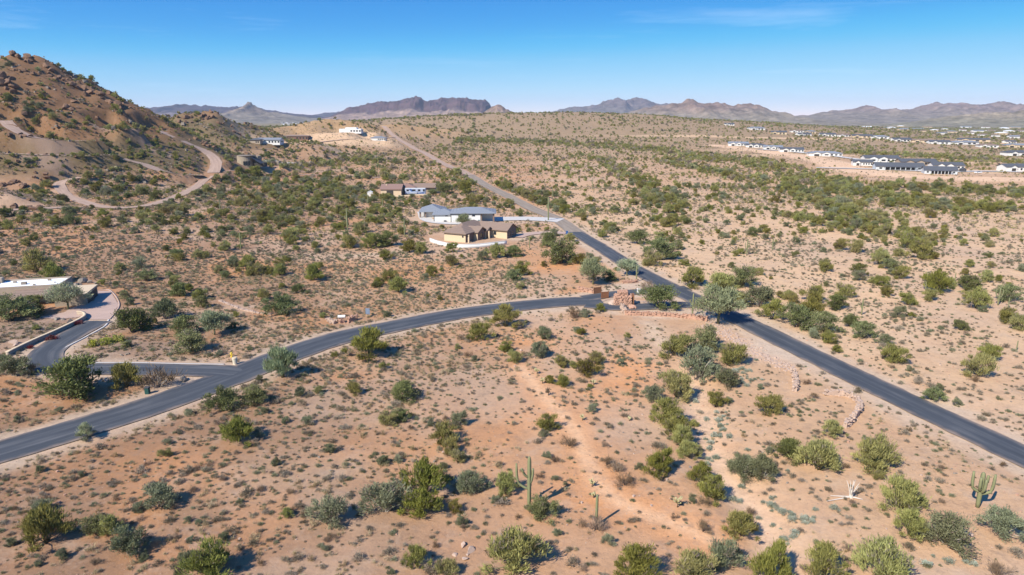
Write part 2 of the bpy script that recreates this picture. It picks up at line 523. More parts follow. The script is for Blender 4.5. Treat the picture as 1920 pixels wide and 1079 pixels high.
def asphalt_material():
    m, nt, N, L, b = new_mat("asphalt", 0.8, 0.3)
    uv = N.new("ShaderNodeUVMap"); uv.uv_map = "UVMap"
    def streak(sx, sy, d):
        mp = N.new("ShaderNodeMapping"); mp.inputs['Scale'].default_value = (sx, sy, 1); L.new(uv.outputs[0], mp.inputs[0])
        n = N.new("ShaderNodeTexNoise"); n.inputs['Scale'].default_value = 1; n.inputs['Detail'].default_value = d; n.inputs['Roughness'].default_value = 0.6
        L.new(mp.outputs[0], n.inputs['Vector']); return n.outputs['Fac']
    f = math_node(nt, 'ADD', math_node(nt, 'MULTIPLY', streak(0.9, 0.012, 3), 0.8), math_node(nt, 'MULTIPLY', streak(0.45, 0.12, 6), 0.5))
    col = ramp(nt, f, [(0.42, (0.036, 0.041, 0.048)), (0.64, (0.060, 0.066, 0.074)), (0.84, (0.118, 0.118, 0.120))])
    # dust drifting in from the edges
    sx = N.new("ShaderNodeSeparateXYZ"); L.new(uv.outputs[0], sx.inputs[0])
    e = math_node(nt, 'ABSOLUTE', sx.outputs[0])
    e = math_node(nt, 'ADD', e, math_node(nt, 'MULTIPLY', math_node(nt, 'SUBTRACT', streak(0.5, 0.35, 5), 0.5), 2.2))
    at = N.new("ShaderNodeAttribute"); at.attribute_name = "hw"
    e = math_node(nt, 'SUBTRACT', at.outputs['Fac'], e)
    col = mix_rgb(nt, ramp(nt, e, [(0.0, gray(0.8)), (0.35, gray(0.35)), (0.9, gray(0))]), col, (0.27, 0.20, 0.15))
    L.new(col, b.inputs['Base Color'])
    return m


def dirt_road_material(name, c0, c1):
    m, nt, N, L, b = new_mat(name, 0.95, 0.1)
    uv = N.new("ShaderNodeUVMap"); uv.uv_map = "UVMap"
    mp = N.new("ShaderNodeMapping"); mp.inputs['Scale'].default_value = (0.9, 0.05, 1); L.new(uv.outputs[0], mp.inputs[0])
    n = N.new("ShaderNodeTexNoise"); n.inputs['Scale'].default_value = 1; n.inputs['Detail'].default_value = 5; L.new(mp.outputs[0], n.inputs['Vector'])
    f = math_node(nt, 'ADD', math_node(nt, 'MULTIPLY', n.outputs['Fac'], 0.7), math_node(nt, 'MULTIPLY', noise(nt, 0.4, 6, 0.7), 0.4))
    L.new(ramp(nt, f, [(0.35, c0), (0.75, c1)]), b.inputs['Base Color'])
    return m


M_GROUND = ground_material()
M_ASPHALT = asphalt_material()
M_GRAVEL = dirt_road_material("gravel_road", (0.20, 0.16, 0.125), (0.33, 0.27, 0.21))
M_DIRT = dirt_road_material("dirt_road", (0.29, 0.20, 0.15), (0.44, 0.315, 0.24))
M_CONC = plain("concrete", (0.50, 0.47, 0.43), 0.85, 0.12, 0.5)
M_PAVER = plain("paver", (0.42, 0.30, 0.24), 0.85, 0.15, 0.6)

# ------------------------------------------------------------------ setting: roads
MAIN_C, _ = add_road_edges("road", [(1920, 833, 881), (1700, 735, 772), (1500, 640, 673), (1400, 593, 621), (1320, 557, 583), (1200, 502, 519), (1121, 455, 468), (1078, 431, 442)], M_ASPHALT, extend=70, smooth=15, wob=0.32)
SIDE_C, _ = add_road_edges("road", [(0, 828, 868), (150, 782, 826), (300, 735, 779), (440, 687, 725), (540, 651, 682), (640, 620, 647), (740, 601, 624), (850, 583, 599), (950, 568, 587), (1050, 558, 577), (1128, 553, 577)], M_ASPHALT, extend=60, smooth=15, wob=0.32)
add_road("road", [(1100, 572), (1150, 577), (1205, 576), (1262, 573), (1318, 572)], 2.6, M_ASPHALT, lift=0.062, smooth=7)
add_road("road", [(1096, 560), (1150, 552), (1205, 547), (1255, 543), (1290, 541)], 2.4, M_ASPHALT, lift=0.058, smooth=7)
add_road("gravel_road", [(1082, 438), (1040, 410), (990, 388), (927, 356), (880, 329)], 3.4, M_GRAVEL, step=3, lift=0.12, smooth=15, wob=0.5)
add_road("dirt_road", [(882, 330), (850, 316), (820, 302), (790, 285), (766, 273), (745, 261), (731, 250), (723, 241), (719, 236)], 3.6, M_DIRT, step=3, lift=0.3, smooth=9, wob=0.5)
# driveway of the flat-roofed house
add_road("driveway", [(186, 603), (148, 621), (111, 643), (86, 664), (90, 684), (140, 692), (220, 692), (320, 694), (400, 696), (446, 700)], 2.9, M_ASPHALT, step=1.5, lift=0.055, smooth=7)
# dirt tracks on the hill
HILL_TRACKS = [
    ([(408, 322), (378, 344), (330, 370), (262, 388), (190, 388), (138, 373), (112, 352), (116, 338), (150, 331)], 2.7),
    ([(400, 328), (405, 305), (385, 285), (352, 270), (322, 256), (296, 242), (272, 236)], 3.6),
    ([(380, 331), (312, 326), (270, 309), (216, 291)], 3.6),
    ([(220, 292), (130, 293), (60, 290), (10, 288)], 4.0),
    ([(160, 265), (110, 265), (62, 262), (26, 244), (8, 220)], 3.4),
    ([(-10, 396), (40, 393), (90, 392), (138, 389)], 3.2),
]
for t, hw in HILL_TRACKS:
    add_road("dirt_track", t, hw, M_DIRT, step=3, lift=0.14, smooth=11, wob=0.6, blend=7.0)
add_road("dirt_track", [(412, 323), (470, 322), (560, 328), (640, 331), (712, 334)], 1.9, M_DIRT, step=3, lift=0.12, smooth=7, wob=0.3)
add_road("dirt_track", [(478, 281), (505, 280), (530, 279)], 3.0, M_GRAVEL, step=4, lift=0.18, smooth=7, wob=0.6)
add_road("dirt_track", [(600, 268), (650, 262), (700, 261), (738, 258)], 3.4, M_DIRT, step=4, lift=0.3, smooth=7, wob=0.5)
# streets of the new houses on the right
add_road("street", [(1530, 315), (1640, 318), (1760, 323), (1840, 322), (1930, 324)], 4.0, M_CONC, step=5, lift=0.22, smooth=7)
add_road("street", [(1420, 280), (1530, 290), (1590, 297), (1660, 307)], 4.0, M_CONC, step=5, lift=0.22, smooth=7)
# concrete drive of the white house and the tan house's drive
add_road("driveway", [(1052, 414), (1000, 411), (950, 411), (905, 414)], 5.2, M_CONC, step=3, lift=0.10, smooth=5)
add_road("driveway", [(793, 398), (803, 414), (850, 420), (910, 417)], 2.6, M_CONC, step=2, lift=0.11, smooth=5)
add_road("driveway", [(1062, 438), (1030, 437), (990, 440), (968, 446)], 2.4, M_PAVER, step=3, lift=0.10, smooth=5)

# level ground for the houses
PAD_TAN = add_pad(895, 449, 15, 11, R(-8))
PAD_WHITE = add_pad(860, 410, 17, 11, R(-4))
PAD_RV = add_pad(765, 362, 19, 11, 0)
PAD_FLAT = add_pad(80, 565, 15, 9, R(10), dz=0.2, blend=9)
PAD_STONE = add_pad(490, 312, 15, 7, 0, dz=0.0, blend=16)
PAD_LONG = add_pad(535, 268, 24, 10, 0, dz=0.0, blend=40)
PAD_HILLTOP = add_pad(658, 249, 20, 12, 0, dz=0.0, blend=34)
PAD_SMALL = add_pad(708, 264, 12, 8, 0, dz=0.0, blend=22)
# cut terraces on the hill
add_pad(215, 243, 16, 7, R(-30), dz=0.5, blend=4)
add_pad(110, 262, 24, 8, R(-10), dz=0.0, blend=4)
add_pad(305, 243, 12, 6, R(-35), dz=0.5, blend=4)
add_pad(1640, 322, 90, 22, R(-6), dz=0.2, blend=14)
add_pad(1500, 292, 130, 30, R(-16), dz=0.2, blend=20)

# the dry wash in the foreground and the gully across the state land
WASH = spline([survey(*q) for q in ((1290, 700), (1310, 770), (1335, 840), (1370, 900), (1420, 960), (1450, 1030), (1470, 1120))], 1.5)
GULLY.append((WASH, 3.2, 0.9))
TRAIL = spline([survey(*q) for q in ((975, 690), (1020, 745), (1070, 800), (1100, 860), (1130, 915), (1180, 950), (1270, 985), (1330, 1010))], 1.5)

GRADED = spline([survey(*q) for q in ((1345, 273), (1450, 286), (1540, 301), (1600, 320), (1700, 331), (1800, 335), (1960, 338))], 5)


# ------------------------------------------------------------------ setting: the ground sheet
def axis_points(lo, hi, s0, g):
    out = [0.0]
    while out[-1] < hi: out.append(out[-1] + max(s0, g * out[-1]))
    neg = [0.0]
    while neg[-1] > lo: neg.append(neg[-1] - max(s0, g * -neg[-1]))
    return np.array(neg[:0:-1] + out)


def near_line(x, y, line, w):
    m = np.where((x > line[:, 0].min() - 4 * w) & (x < line[:, 0].max() + 4 * w) & (y > line[:, 1].min() - 4 * w) & (y < line[:, 1].max() + 4 * w))[0]
    out = np.zeros(x.shape)
    for c in range(0, len(m), 20000):
        k = m[c:c + 20000]
        out[k] = np.exp(-((x[k, None] - line[None, :, 0]) ** 2 + (y[k, None] - line[None, :, 1]) ** 2).min(1) / (w * w))
    return out


def blob(x, y, px, py, rx, ry):
    cx, cy = survey(px, py); return np.exp(-((x - cx) / rx) ** 2 - ((y - cy) / ry) ** 2)


def lerp(c, t, k): return c + (np.array(t) - c) * np.clip(k, 0, 1)[:, None]


def soil_colour(x, y, z):
    """what the ground is made of at each place: sand, red clay, gravel, rock"""
    n = len(x)
    c = np.tile(np.array((0.43, 0.29, 0.205)), (n, 1))
    side = (x - np.interp(y, [p[1] for p in MAIN_C], [p[0] for p in MAIN_C]))       # east of the main road
    c = lerp(c, (0.56, 0.425, 0.315), sstep(-8, 10, side) * (0.35 + 0.65 * sstep(480, 200, y)))      # pale sand of the open land
    c = lerp(c, (0.30, 0.198, 0.142), sstep(0, -60, x + 0.25 * y - 30) * 0.9)      # redder to the west
    k = fbm(x, y, 16, 4, 71)
    c = lerp(c, (0.50, 0.275, 0.15), sstep(0.02, 0.35, k) * 0.5 * sstep(10, -12, side) * (1 - 0.65 * sstep(14, 32, x)))
    c = lerp(c, (0.50, 0.365, 0.265), 0.7 * sstep(14, 34, x) * sstep(150, 110, y))
    k = fbm(x, y, 24, 4, 75)
    c = lerp(c, (0.47, 0.37, 0.31), sstep(0.05, 0.4, k) * 0.6)
    for px, py, rx, ry, a in ((1180, 690, 6, 9, 1.0), (1150, 730, 8, 6, .8), (1010, 640, 7, 7, .6), (1000, 790, 9, 5, .6), (1140, 930, 9, 6, .7), (640, 705, 7, 3, .7), (1330, 1000, 6, 4, .7),
                              (300, 870, 14, 6, .4), (1000, 500, 22, 7, .6), (470, 500, 16, 10, .5), (780, 520, 18, 8, .4)):
        c = lerp(c, (0.58, 0.29, 0.13), a * blob(x, y, px, py, rx, ry) * (0.65 + 0.5 * fbm(x, y, 4, 3, 77)))
    for px, py, rx, ry, a in ((640, 480, 22, 9, .7), (1230, 625, 2.6, 11, .9), (1430, 1000, 10, 8, .3), (1560, 640, 26, 20, .25), (590, 890, 14, 9, .35), (1030, 590, 9, 4, .4)):
        c = lerp(c, (0.56, 0.48, 0.41), a * blob(x, y, px, py, rx, ry) * (0.7 + 0.6 * fbm(x, y, 5, 3, 78)))
    c = lerp(c, (0.58, 0.30, 0.15), 0.7 * near_line(x, y, TRAIL, 3.0))
    c = lerp(c, (0.66, 0.47, 0.34), 0.9 * near_line(x, y, TRAIL, 1.25))
    c = lerp(c, (0.62, 0.48, 0.385), 0.9 * near_line(x, y, WASH, 2.0))
    # hills: rocky soil with a thin olive cover of grass, bare rock near the crests
    hz = ridge(x, y, HILL, 1.95, 1.18); hs = ridge(x, y, SPUR, 2.6, 1.4)
    k = fbm(x, y, 22, 4, 81)
    c = lerp(c, (0.128, 0.108, 0.066), 1.1 * sstep(4, 14, np.maximum(hz, hs * 0.8)) * (0.85 + 0.4 * k))
    c = lerp(c, (0.185, 0.125, 0.085), sstep(0.15, 0.5, fbm(x, y, 13, 4, 82)) * sstep(8, 24, np.maximum(hz, hs)) * 0.6)
    crest = sstep(0.90, 1.0, hz / np.maximum(1, np.interp(x, [p[0] for p in HILL], [p[2] for p in HILL]))) * sstep(20, 30, hz)
    c = lerp(c, (0.22, 0.125, 0.075), np.maximum(crest, sstep(36, 42, hs)) * 0.7)
    for px, py, rx, ry in ((110, 276, 26, 9), (215, 250, 18, 8), (300, 284, 16, 8), (60, 300, 30, 7), (200, 360, 22, 10)):
        c = lerp(c, (0.25, 0.195, 0.175), 0.85 * sstep(0.3, 0.7, blob(x, y, px, py, rx, ry)))
    # the tan hill and the far plain
    t = ridge(x, y, TAN, 4.6, 1.7)
    c = lerp(c, (0.37, 0.27, 0.165), sstep(6, 22, t) * 0.85)
    c = lerp(c, (0.285, 0.225, 0.16), sstep(420, 1100, y) * (1 - sstep(8, 20, t)))
    c = lerp(c, (0.20, 0.19, 0.13), sstep(1700, 2600, y))
    # graded lots
    for px, py, rx, ry in ((1500, 292, 75, 24), (1800, 322, 130, 24), (1440, 283, 70, 16), (1850, 305, 60, 16), (690, 258, 50, 45), (640, 262, 60, 30), (560, 272, 70, 26), (1600, 262, 400, 20)):
        c = lerp(c, (0.60, 0.46, 0.34), 0.9 * sstep(0.25, 0.7, blob(x, y, px, py, rx, ry)))
    c = lerp(c, (0.66, 0.50, 0.39), 0.95 * sstep(0.2, 0.6, near_line(x, y, GRADED, 17)))
    c = lerp(c, (0.30, 0.235, 0.205), 0.9 * sstep(0.3, 0.7, blob(x, y, 130, 610, 20, 12)))          # purple-grey yard gravel
    c = lerp(c, (0.30, 0.235, 0.205), 0.8 * sstep(0.3, 0.7, blob(x, y, 230, 660, 16, 7)))
    # roadside gravel
    d, zr, bl = road_query(x, y)
    k = sstep(4.6, 1.2, d + 1.6 * fbm(x, y, 6, 3, 91)) * sstep(330, 240, y)
    c = lerp(c, (0.50, 0.425, 0.37), 0.85 * k)
    gm = np.maximum(blob(x, y, 1245, 590, 9, 4), np.maximum(blob(x, y, 1470, 660, 9, 8), blob(x, y, 1190, 540, 9, 6)))
    c = lerp(c, (0.50, 0.43, 0.385), 0.9 * sstep(0.25, 0.7, gm))
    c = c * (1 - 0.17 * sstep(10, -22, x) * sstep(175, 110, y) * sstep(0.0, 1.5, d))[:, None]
    hill = sstep(4, 14, np.maximum(hz, hs * 0.8))
    return np.c_[c * np.array((1.03, 0.905, 0.725)), 1 - 0.85 * hill]


gx, gy = axis_points(-9500, 9500, 1.0, 0.0125), axis_points(-120, 9800, 0.85, 0.0085)
gX, gY = np.meshgrid(gx, gy)
shape = gX.shape
gZ = np.concatenate([land(gX.ravel()[i:i + 120000], gY.ravel()[i:i + 120000]) for i in range(0, gX.size, 120000)]).reshape(shape)
idx = np.arange(gX.size).reshape(shape)
quads = np.stack([idx[:-1, :-1], idx[:-1, 1:], idx[1:, 1:], idx[1:, :-1]], -1).reshape(-1, 4)
qx, qy = gX.ravel()[quads].mean(1), gY.ravel()[quads].mean(1)
quads = quads[np.abs(qx) < 1.25 * np.maximum(qy, 0) + 220]        # only country that could come into view
used = np.unique(quads); remap = np.full(gX.size, -1); remap[used] = np.arange(len(used))
gv = np.c_[gX.ravel(), gY.ravel(), gZ.ravel()][used]
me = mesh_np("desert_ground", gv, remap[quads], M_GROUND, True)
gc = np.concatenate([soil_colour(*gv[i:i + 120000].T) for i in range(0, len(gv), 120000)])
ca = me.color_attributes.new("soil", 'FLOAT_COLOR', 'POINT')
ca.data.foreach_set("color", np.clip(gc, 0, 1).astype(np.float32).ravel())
tag(link("desert_ground", me), kind="structure")


def build_roads():
    for r in ROADS:
        p, z, hw = r['pts'], r['z'], r['hw']; n = len(p)
        t = np.gradient(p, axis=0); t /= np.linalg.norm(t, axis=1)[:, None]; nrm = np.c_[t[:, 1], -t[:, 0]]
        s = np.r_[0, np.cumsum(np.hypot(*np.diff(p, axis=0).T))]
        us = np.array([-1, -0.6, -0.2, 0.2, 0.6, 1.0])
        V, UV, HW = [], [], []
        for k, u in enumerate(us):
            w = hw * u
            if abs(u) == 1: w = w + u * r['wob'] * fbm(s, np.full(n, 50.0 * u), 3.0, 3, 5)
            lift = r['lift'] + 0.03 * (1 - u * u) + 0.0003 * p[:, 1]
            V.append(np.c_[p + nrm * w[:, None], z + lift]); UV.append(np.c_[w, s]); HW.append(hw)
        V, UV, HW = np.stack(V, 1), np.stack(UV, 1), np.stack(HW, 1)
        i = np.arange(n * 6).reshape(n, 6)
        f = np.stack([i[:-1, :-1], i[1:, :-1], i[1:, 1:], i[:-1, 1:]], -1).reshape(-1, 4)[:, ::-1]
        me = mesh_np(r['name'], V.reshape(-1, 3), f, r['mat'], True)
        if me.polygons[0].normal.z < 0: me.flip_normals()
        li = np.empty(len(me.loops), np.int32); me.loops.foreach_get("vertex_index", li)
        ul = me.uv_layers.new(name="UVMap"); ul.data.foreach_set("uv", UV.reshape(-1, 2)[li].astype(np.float32).ravel())
        a = me.attributes.new("hw", 'FLOAT', 'POINT'); a.data.foreach_set("value", HW.ravel().astype(np.float32))
        tag(link(r['name'], me), kind="structure")


build_roads()


# ------------------------------------------------------------------ setting: the far mountains
def mountain_material(name):
    m, nt, N, L, b = new_mat(name, 0.95, 0.05)
    at = N.new("ShaderNodeAttribute"); at.attribute_name = "rock"
    f = noise(nt, 0.012, 8, 0.7)
    col = mix_rgb(nt, 1.0, at.outputs['Color'], ramp(nt, f, [(0.35, gray(0.5)), (0.65, gray(1.1))]), 'MULTIPLY')
    dots = ramp(nt, noise(nt, 0.05, 6, 0.75), [(0.52, gray(0)), (0.62, gray(1))])
    col = mix_rgb(nt, math_node(nt, 'MULTIPLY', dots, 0.5), col, (0.075, 0.075, 0.05))
    L.new(col, b.inputs['Base Color'])
    bp = N.new("ShaderNodeBump"); bp.inputs['Strength'].default_value = 0.7; bp.inputs['Distance'].default_value = 12
    L.new(noise(nt, 0.012, 8, 0.65), bp.inputs['Height']); L.new(bp.outputs[0], b.inputs['Normal'])
    return m


M_MTN = mountain_material("mountain_rock")


def mountain(name, sil, Y, front, back, low, high, seed, cliff=0.0, rough=0.22, res=150):
    pts = np.array([at_depth(px, py, Y) for px, py in sil]); env_x, env_z = pts[:, 0], pts[:, 2] + 6
    env_x = np.r_[env_x[0] - 0.12 * front, env_x, env_x[-1] + 0.12 * front]; env_z = np.r_[-30, env_z, -30]
    x0, x1 = env_x[0], env_x[-1]
    nx, ny = res, 84
    X, V = np.meshgrid(np.linspace(x0, x1, nx), np.linspace(-1, 1, ny))
    Yw = Y + np.where(V < 0, V * front, V * back)
    sc = front * 0.55
    wx = X + sc * 0.35 * np.abs(V) * fbm(X, Yw, sc, 3, seed)
    env = np.interp(wx, env_x, env_z)
    a = np.abs(V)
    prof = (1 - a) ** 1.25
    if cliff:
        aw = np.clip(a + 0.07 * fbm(X, Yw, sc * 0.5, 4, seed + 3) + 0.13 * (ridged(X, Yw * 0.15, sc * 0.30, 4, seed + 13) - 0.6), 0, 1)
        top = 1 - 0.12 * np.clip(aw / 0.3, 0, 1)
        tal = 0.56 * (1 - np.clip((aw - 0.36) / 0.64, 0, 1)) ** 1.2
        w = sstep(0.29, 0.37, aw)
        prof = prof * (1 - cliff) + cliff * (top * (1 - w) + tal * w)
    g = ridged(X, Yw * 0.45, sc * 0.42, 5, seed + 7)                     # gullies running downslope
    amp = 1.35 * rough * np.sin(np.pi * np.clip(a, 0, 1)) ** 0.7
    Z = env * prof * (1 + amp * (g - 0.72) * 2.4) + env.max() * 0.10 * amp * (ridged(X, Yw, sc * 0.2, 4, seed + 9) - 0.6)
    Z = Z + np.maximum(env, 0) * (0.17 * (ridged(X, Yw, sc * 0.16, 4, seed + 19) - 0.66) + 0.07 * fbm(X, Yw, sc * 0.08, 3, seed + 23)) * (0.35 + np.clip(1 - a * 1.1, 0, 1))
    Z = Z - 8 * a ** 4
    i = np.arange(nx * ny).reshape(ny, nx)
    f = np.stack([i[:-1, :-1], i[:-1, 1:], i[1:, 1:], i[1:, :-1]], -1).reshape(-1, 4)
    me = mesh_np(name, np.c_[X.ravel(), Yw.ravel(), Z.ravel()], f, M_MTN, True)
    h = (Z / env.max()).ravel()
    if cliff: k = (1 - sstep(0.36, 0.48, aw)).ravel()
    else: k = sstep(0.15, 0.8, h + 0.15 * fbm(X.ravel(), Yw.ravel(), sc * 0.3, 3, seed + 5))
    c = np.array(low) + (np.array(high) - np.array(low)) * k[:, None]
    ca = me.color_attributes.new("rock", 'FLOAT_COLOR', 'POINT')
    ca.data.foreach_set("color", np.c_[c, np.ones(len(c))].astype(np.float32).ravel())
    return tag(link(name, me), kind="structure")


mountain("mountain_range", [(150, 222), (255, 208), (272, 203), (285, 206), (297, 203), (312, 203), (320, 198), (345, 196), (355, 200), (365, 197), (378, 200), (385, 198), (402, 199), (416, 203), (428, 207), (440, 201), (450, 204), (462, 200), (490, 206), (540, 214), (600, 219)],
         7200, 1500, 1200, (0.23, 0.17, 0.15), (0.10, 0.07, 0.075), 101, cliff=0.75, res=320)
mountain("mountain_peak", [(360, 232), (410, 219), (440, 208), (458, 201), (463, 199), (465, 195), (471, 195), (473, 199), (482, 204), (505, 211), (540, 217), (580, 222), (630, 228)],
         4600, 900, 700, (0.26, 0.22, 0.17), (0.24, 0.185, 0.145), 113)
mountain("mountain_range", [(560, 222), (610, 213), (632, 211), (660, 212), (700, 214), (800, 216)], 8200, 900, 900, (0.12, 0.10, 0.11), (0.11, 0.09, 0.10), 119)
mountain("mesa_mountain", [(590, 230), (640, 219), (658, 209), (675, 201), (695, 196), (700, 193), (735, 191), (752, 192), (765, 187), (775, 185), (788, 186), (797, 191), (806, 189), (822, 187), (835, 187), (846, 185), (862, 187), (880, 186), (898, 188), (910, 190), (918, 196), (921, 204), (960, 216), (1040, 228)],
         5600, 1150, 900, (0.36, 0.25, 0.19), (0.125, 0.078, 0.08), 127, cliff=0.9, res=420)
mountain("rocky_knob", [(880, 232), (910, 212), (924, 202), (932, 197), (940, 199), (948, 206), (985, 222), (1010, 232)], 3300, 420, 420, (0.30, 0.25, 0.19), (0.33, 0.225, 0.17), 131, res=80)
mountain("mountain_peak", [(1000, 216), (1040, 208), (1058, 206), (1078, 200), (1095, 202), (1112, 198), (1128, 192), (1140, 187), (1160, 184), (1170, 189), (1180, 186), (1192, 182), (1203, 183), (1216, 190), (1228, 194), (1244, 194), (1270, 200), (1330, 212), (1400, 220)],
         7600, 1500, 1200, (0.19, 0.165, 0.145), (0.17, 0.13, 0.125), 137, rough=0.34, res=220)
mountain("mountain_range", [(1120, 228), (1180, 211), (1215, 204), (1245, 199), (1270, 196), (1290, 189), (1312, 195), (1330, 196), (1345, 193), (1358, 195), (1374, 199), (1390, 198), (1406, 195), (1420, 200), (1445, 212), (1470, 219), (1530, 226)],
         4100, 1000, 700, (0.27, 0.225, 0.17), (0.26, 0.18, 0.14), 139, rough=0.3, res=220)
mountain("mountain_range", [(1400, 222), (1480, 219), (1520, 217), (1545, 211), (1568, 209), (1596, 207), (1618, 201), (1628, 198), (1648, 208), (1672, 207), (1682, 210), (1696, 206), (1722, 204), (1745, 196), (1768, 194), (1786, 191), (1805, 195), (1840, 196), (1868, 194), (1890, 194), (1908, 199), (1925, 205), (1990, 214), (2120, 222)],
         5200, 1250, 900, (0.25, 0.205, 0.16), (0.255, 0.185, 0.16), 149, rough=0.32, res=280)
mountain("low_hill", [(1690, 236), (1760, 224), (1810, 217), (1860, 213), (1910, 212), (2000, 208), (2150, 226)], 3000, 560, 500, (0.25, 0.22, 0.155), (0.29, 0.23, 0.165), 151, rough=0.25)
# ------------------------------------------------------------------ built things
BUILT = []   # (x, y, radius) of ground covered by built things
M_TAN = plain("tan_stucco", (0.58, 0.455, 0.30), 0.9, 0.07, 0.8)
M_BEIGE = plain("beige_stucco", (0.56, 0.44, 0.30), 0.9, 0.08, 0.8)
M_TAUPE = plain("taupe_stucco", (0.36, 0.29, 0.22), 0.9, 0.1, 0.8)
M_WHITE = plain("white_stucco", (0.66, 0.645, 0.61), 0.85, 0.04, 0.8)
M_PALEBLUE = plain("pale_board", (0.50, 0.53, 0.55), 0.85, 0.04, 0.8)
M_TRIM = plain("dark_trim", (0.07, 0.07, 0.075), 0.6, 0.1, 2.0)
M_GLASS = plain("window_glass", (0.02, 0.025, 0.03), 0.12, 0.2, 1.0, spec=0.6)
M_STONEV = plain("stone_veneer", (0.20, 0.145, 0.115), 0.95, 0.45, 2.5, bump=0.6, bscale=5)
M_DOOR = plain("garage_door", (0.60, 0.57, 0.52), 0.7, 0.05, 1.0)
M_DARKDOOR_SHADE = plain("dark_door_and_shade", (0.05, 0.045, 0.04), 0.6, 0.2, 1.0)  # dark doors, and panels painted as the shade inside openings
M_ROOFTOP = plain("white_roof_coating", (0.83, 0.84, 0.84), 0.6, 0.05, 0.6)


def tile_mat(name, col):
    m, nt, N, L, b = new_mat(name, 0.85, 0.25)
    w = N.new("ShaderNodeTexWave"); w.inputs['Scale'].default_value = 0.9; w.inputs['Distortion'].default_value = 1.2; w.bands_direction = 'Z'
    tc = N.new("ShaderNodeTexCoord"); L.new(tc.outputs['Object'], w.inputs['Vector'])
    f = math_node(nt, 'ADD', math_node(nt, 'MULTIPLY', w.outputs['Fac'], 0.35), math_node(nt, 'MULTIPLY', noise(nt, 2.2, 5, 0.7), 0.65))
    L.new(mix_rgb(nt, f, tuple(c * 0.72 for c in col), tuple(c * 1.3 for c in col)), b.inputs['Base Color'])
    return m


M_RBROWN = tile_mat("brown_roof_tile", (0.225, 0.16, 0.122))
M_RRED = tile_mat("red_roof_tile", (0.235, 0.148, 0.118))
M_RGREY = tile_mat("grey_roof_tile", (0.20, 0.215, 0.24))
M_RDARK = tile_mat("charcoal_shingle", (0.085, 0.09, 0.10))
M_REDROCK = plain("red_sandstone", (0.42, 0.25, 0.175), 0.95, 0.5, 1.7, bump=0.5, bscale=5)
M_PALEROCK = plain("pale_rubble", (0.44, 0.32, 0.245), 0.95, 0.45, 1.6, bump=0.5, bscale=5)
M_GREYROCK = plain("grey_boulder", (0.235, 0.195, 0.155), 0.95, 0.35, 1.2, bump=0.6, bscale=3)
M_BROWNROCK = plain("brown_crag", (0.185, 0.112, 0.072), 0.95, 0.45, 0.5, bump=0.8, bscale=1.2)
M_RUST = plain("rusty_steel", (0.23, 0.105, 0.055), 0.8, 0.35, 2.5)


def footing(px, py):
    x, y = survey(px, py); return x, y, ground(x, y), math.sqrt(x * x + y * y + CAM_Z ** 2) / 1280


def window(root, face, a, b, z0, z1, at, glass=None):
    """a framed window on a wall: face '-y','+y','+x' or '-x', spanning a..b along the wall at plane 'at'"""
    f, g = MB(), MB(); e = 0.10
    def bar(m, p, q, u, v, d0, d1):
        if face == '-y': m.box(p, q, at - d1, at - d0, u, v)
        elif face == '+y': m.box(p, q, at + d0, at + d1, u, v)
        elif face == '+x': m.box(at + d0, at + d1, p, q, u, v)
        else: m.box(at - d1, at - d0, p, q, u, v)
    bar(f, a, b, z1 - e, z1, 0.005, 0.09); bar(f, a, b, z0, z0 + e, 0.005, 0.09); bar(f, a, a + e, z0 + e, z1 - e, 0.005, 0.09); bar(f, b - e, b, z0 + e, z1 - e, 0.005, 0.09)
    bar(g, a + e, b - e, z0 + e, z1 - e, 0.006, 0.035)
    w = f.build("window", M_TRIM, root); g.build("pane", glass or M_GLASS, w); return w


def panel(root, name, face, a, b, z0, z1, at, mat, d=0.06):
    m = MB()
    if face == '-y': m.box(a, b, at - d, at - 0.004, z0, z1)
    elif face == '+x': m.box(at + 0.004, at + d, a, b, z0, z1)
    else: m.box(at - d, at - 0.004, a, b, z0, z1)
    return m.build(name, mat, root)


def strip_wall(name, pts, h, t, mat, label, cat, cap=None, z0=None):
    """a freestanding wall following a line on the ground"""
    p = np.array(pts); n = len(p); tg = np.gradient(p, axis=0); tg /= np.linalg.norm(tg, axis=1)[:, None]; nr = np.c_[tg[:, 1], -tg[:, 0]] * t / 2
    z = land(p[:, 0], p[:, 1]); o = p.mean(0); oz = float(z.mean()); z = z - oz
    def shell(off, za, zb):
        V = np.stack([np.c_[p - nr * off - o, z + za], np.c_[p + nr * off - o, z + za], np.c_[p + nr * off - o, z + zb], np.c_[p - nr * off - o, z + zb]], 1).reshape(-1, 3)
        i = np.arange(n)[:-1] * 4; F = []
        for k in range(4): F.append(np.c_[i + k, i + (k + 1) % 4, i + 4 + (k + 1) % 4, i + 4 + k])
        F.append(np.array([[3, 2, 1, 0], [4 * n - 4, 4 * n - 3, 4 * n - 2, 4 * n - 1]])); return V, np.vstack(F)
    e = empty(name, (o[0], o[1], oz))
    link("wall", mesh_np(name, *shell(1, -0.3, h), mat), e)
    if cap: link("coping", mesh_np(name + "_coping", *shell(1.35, h + 0.003, h + 0.1), cap), e)
    return tag(e, label, cat)


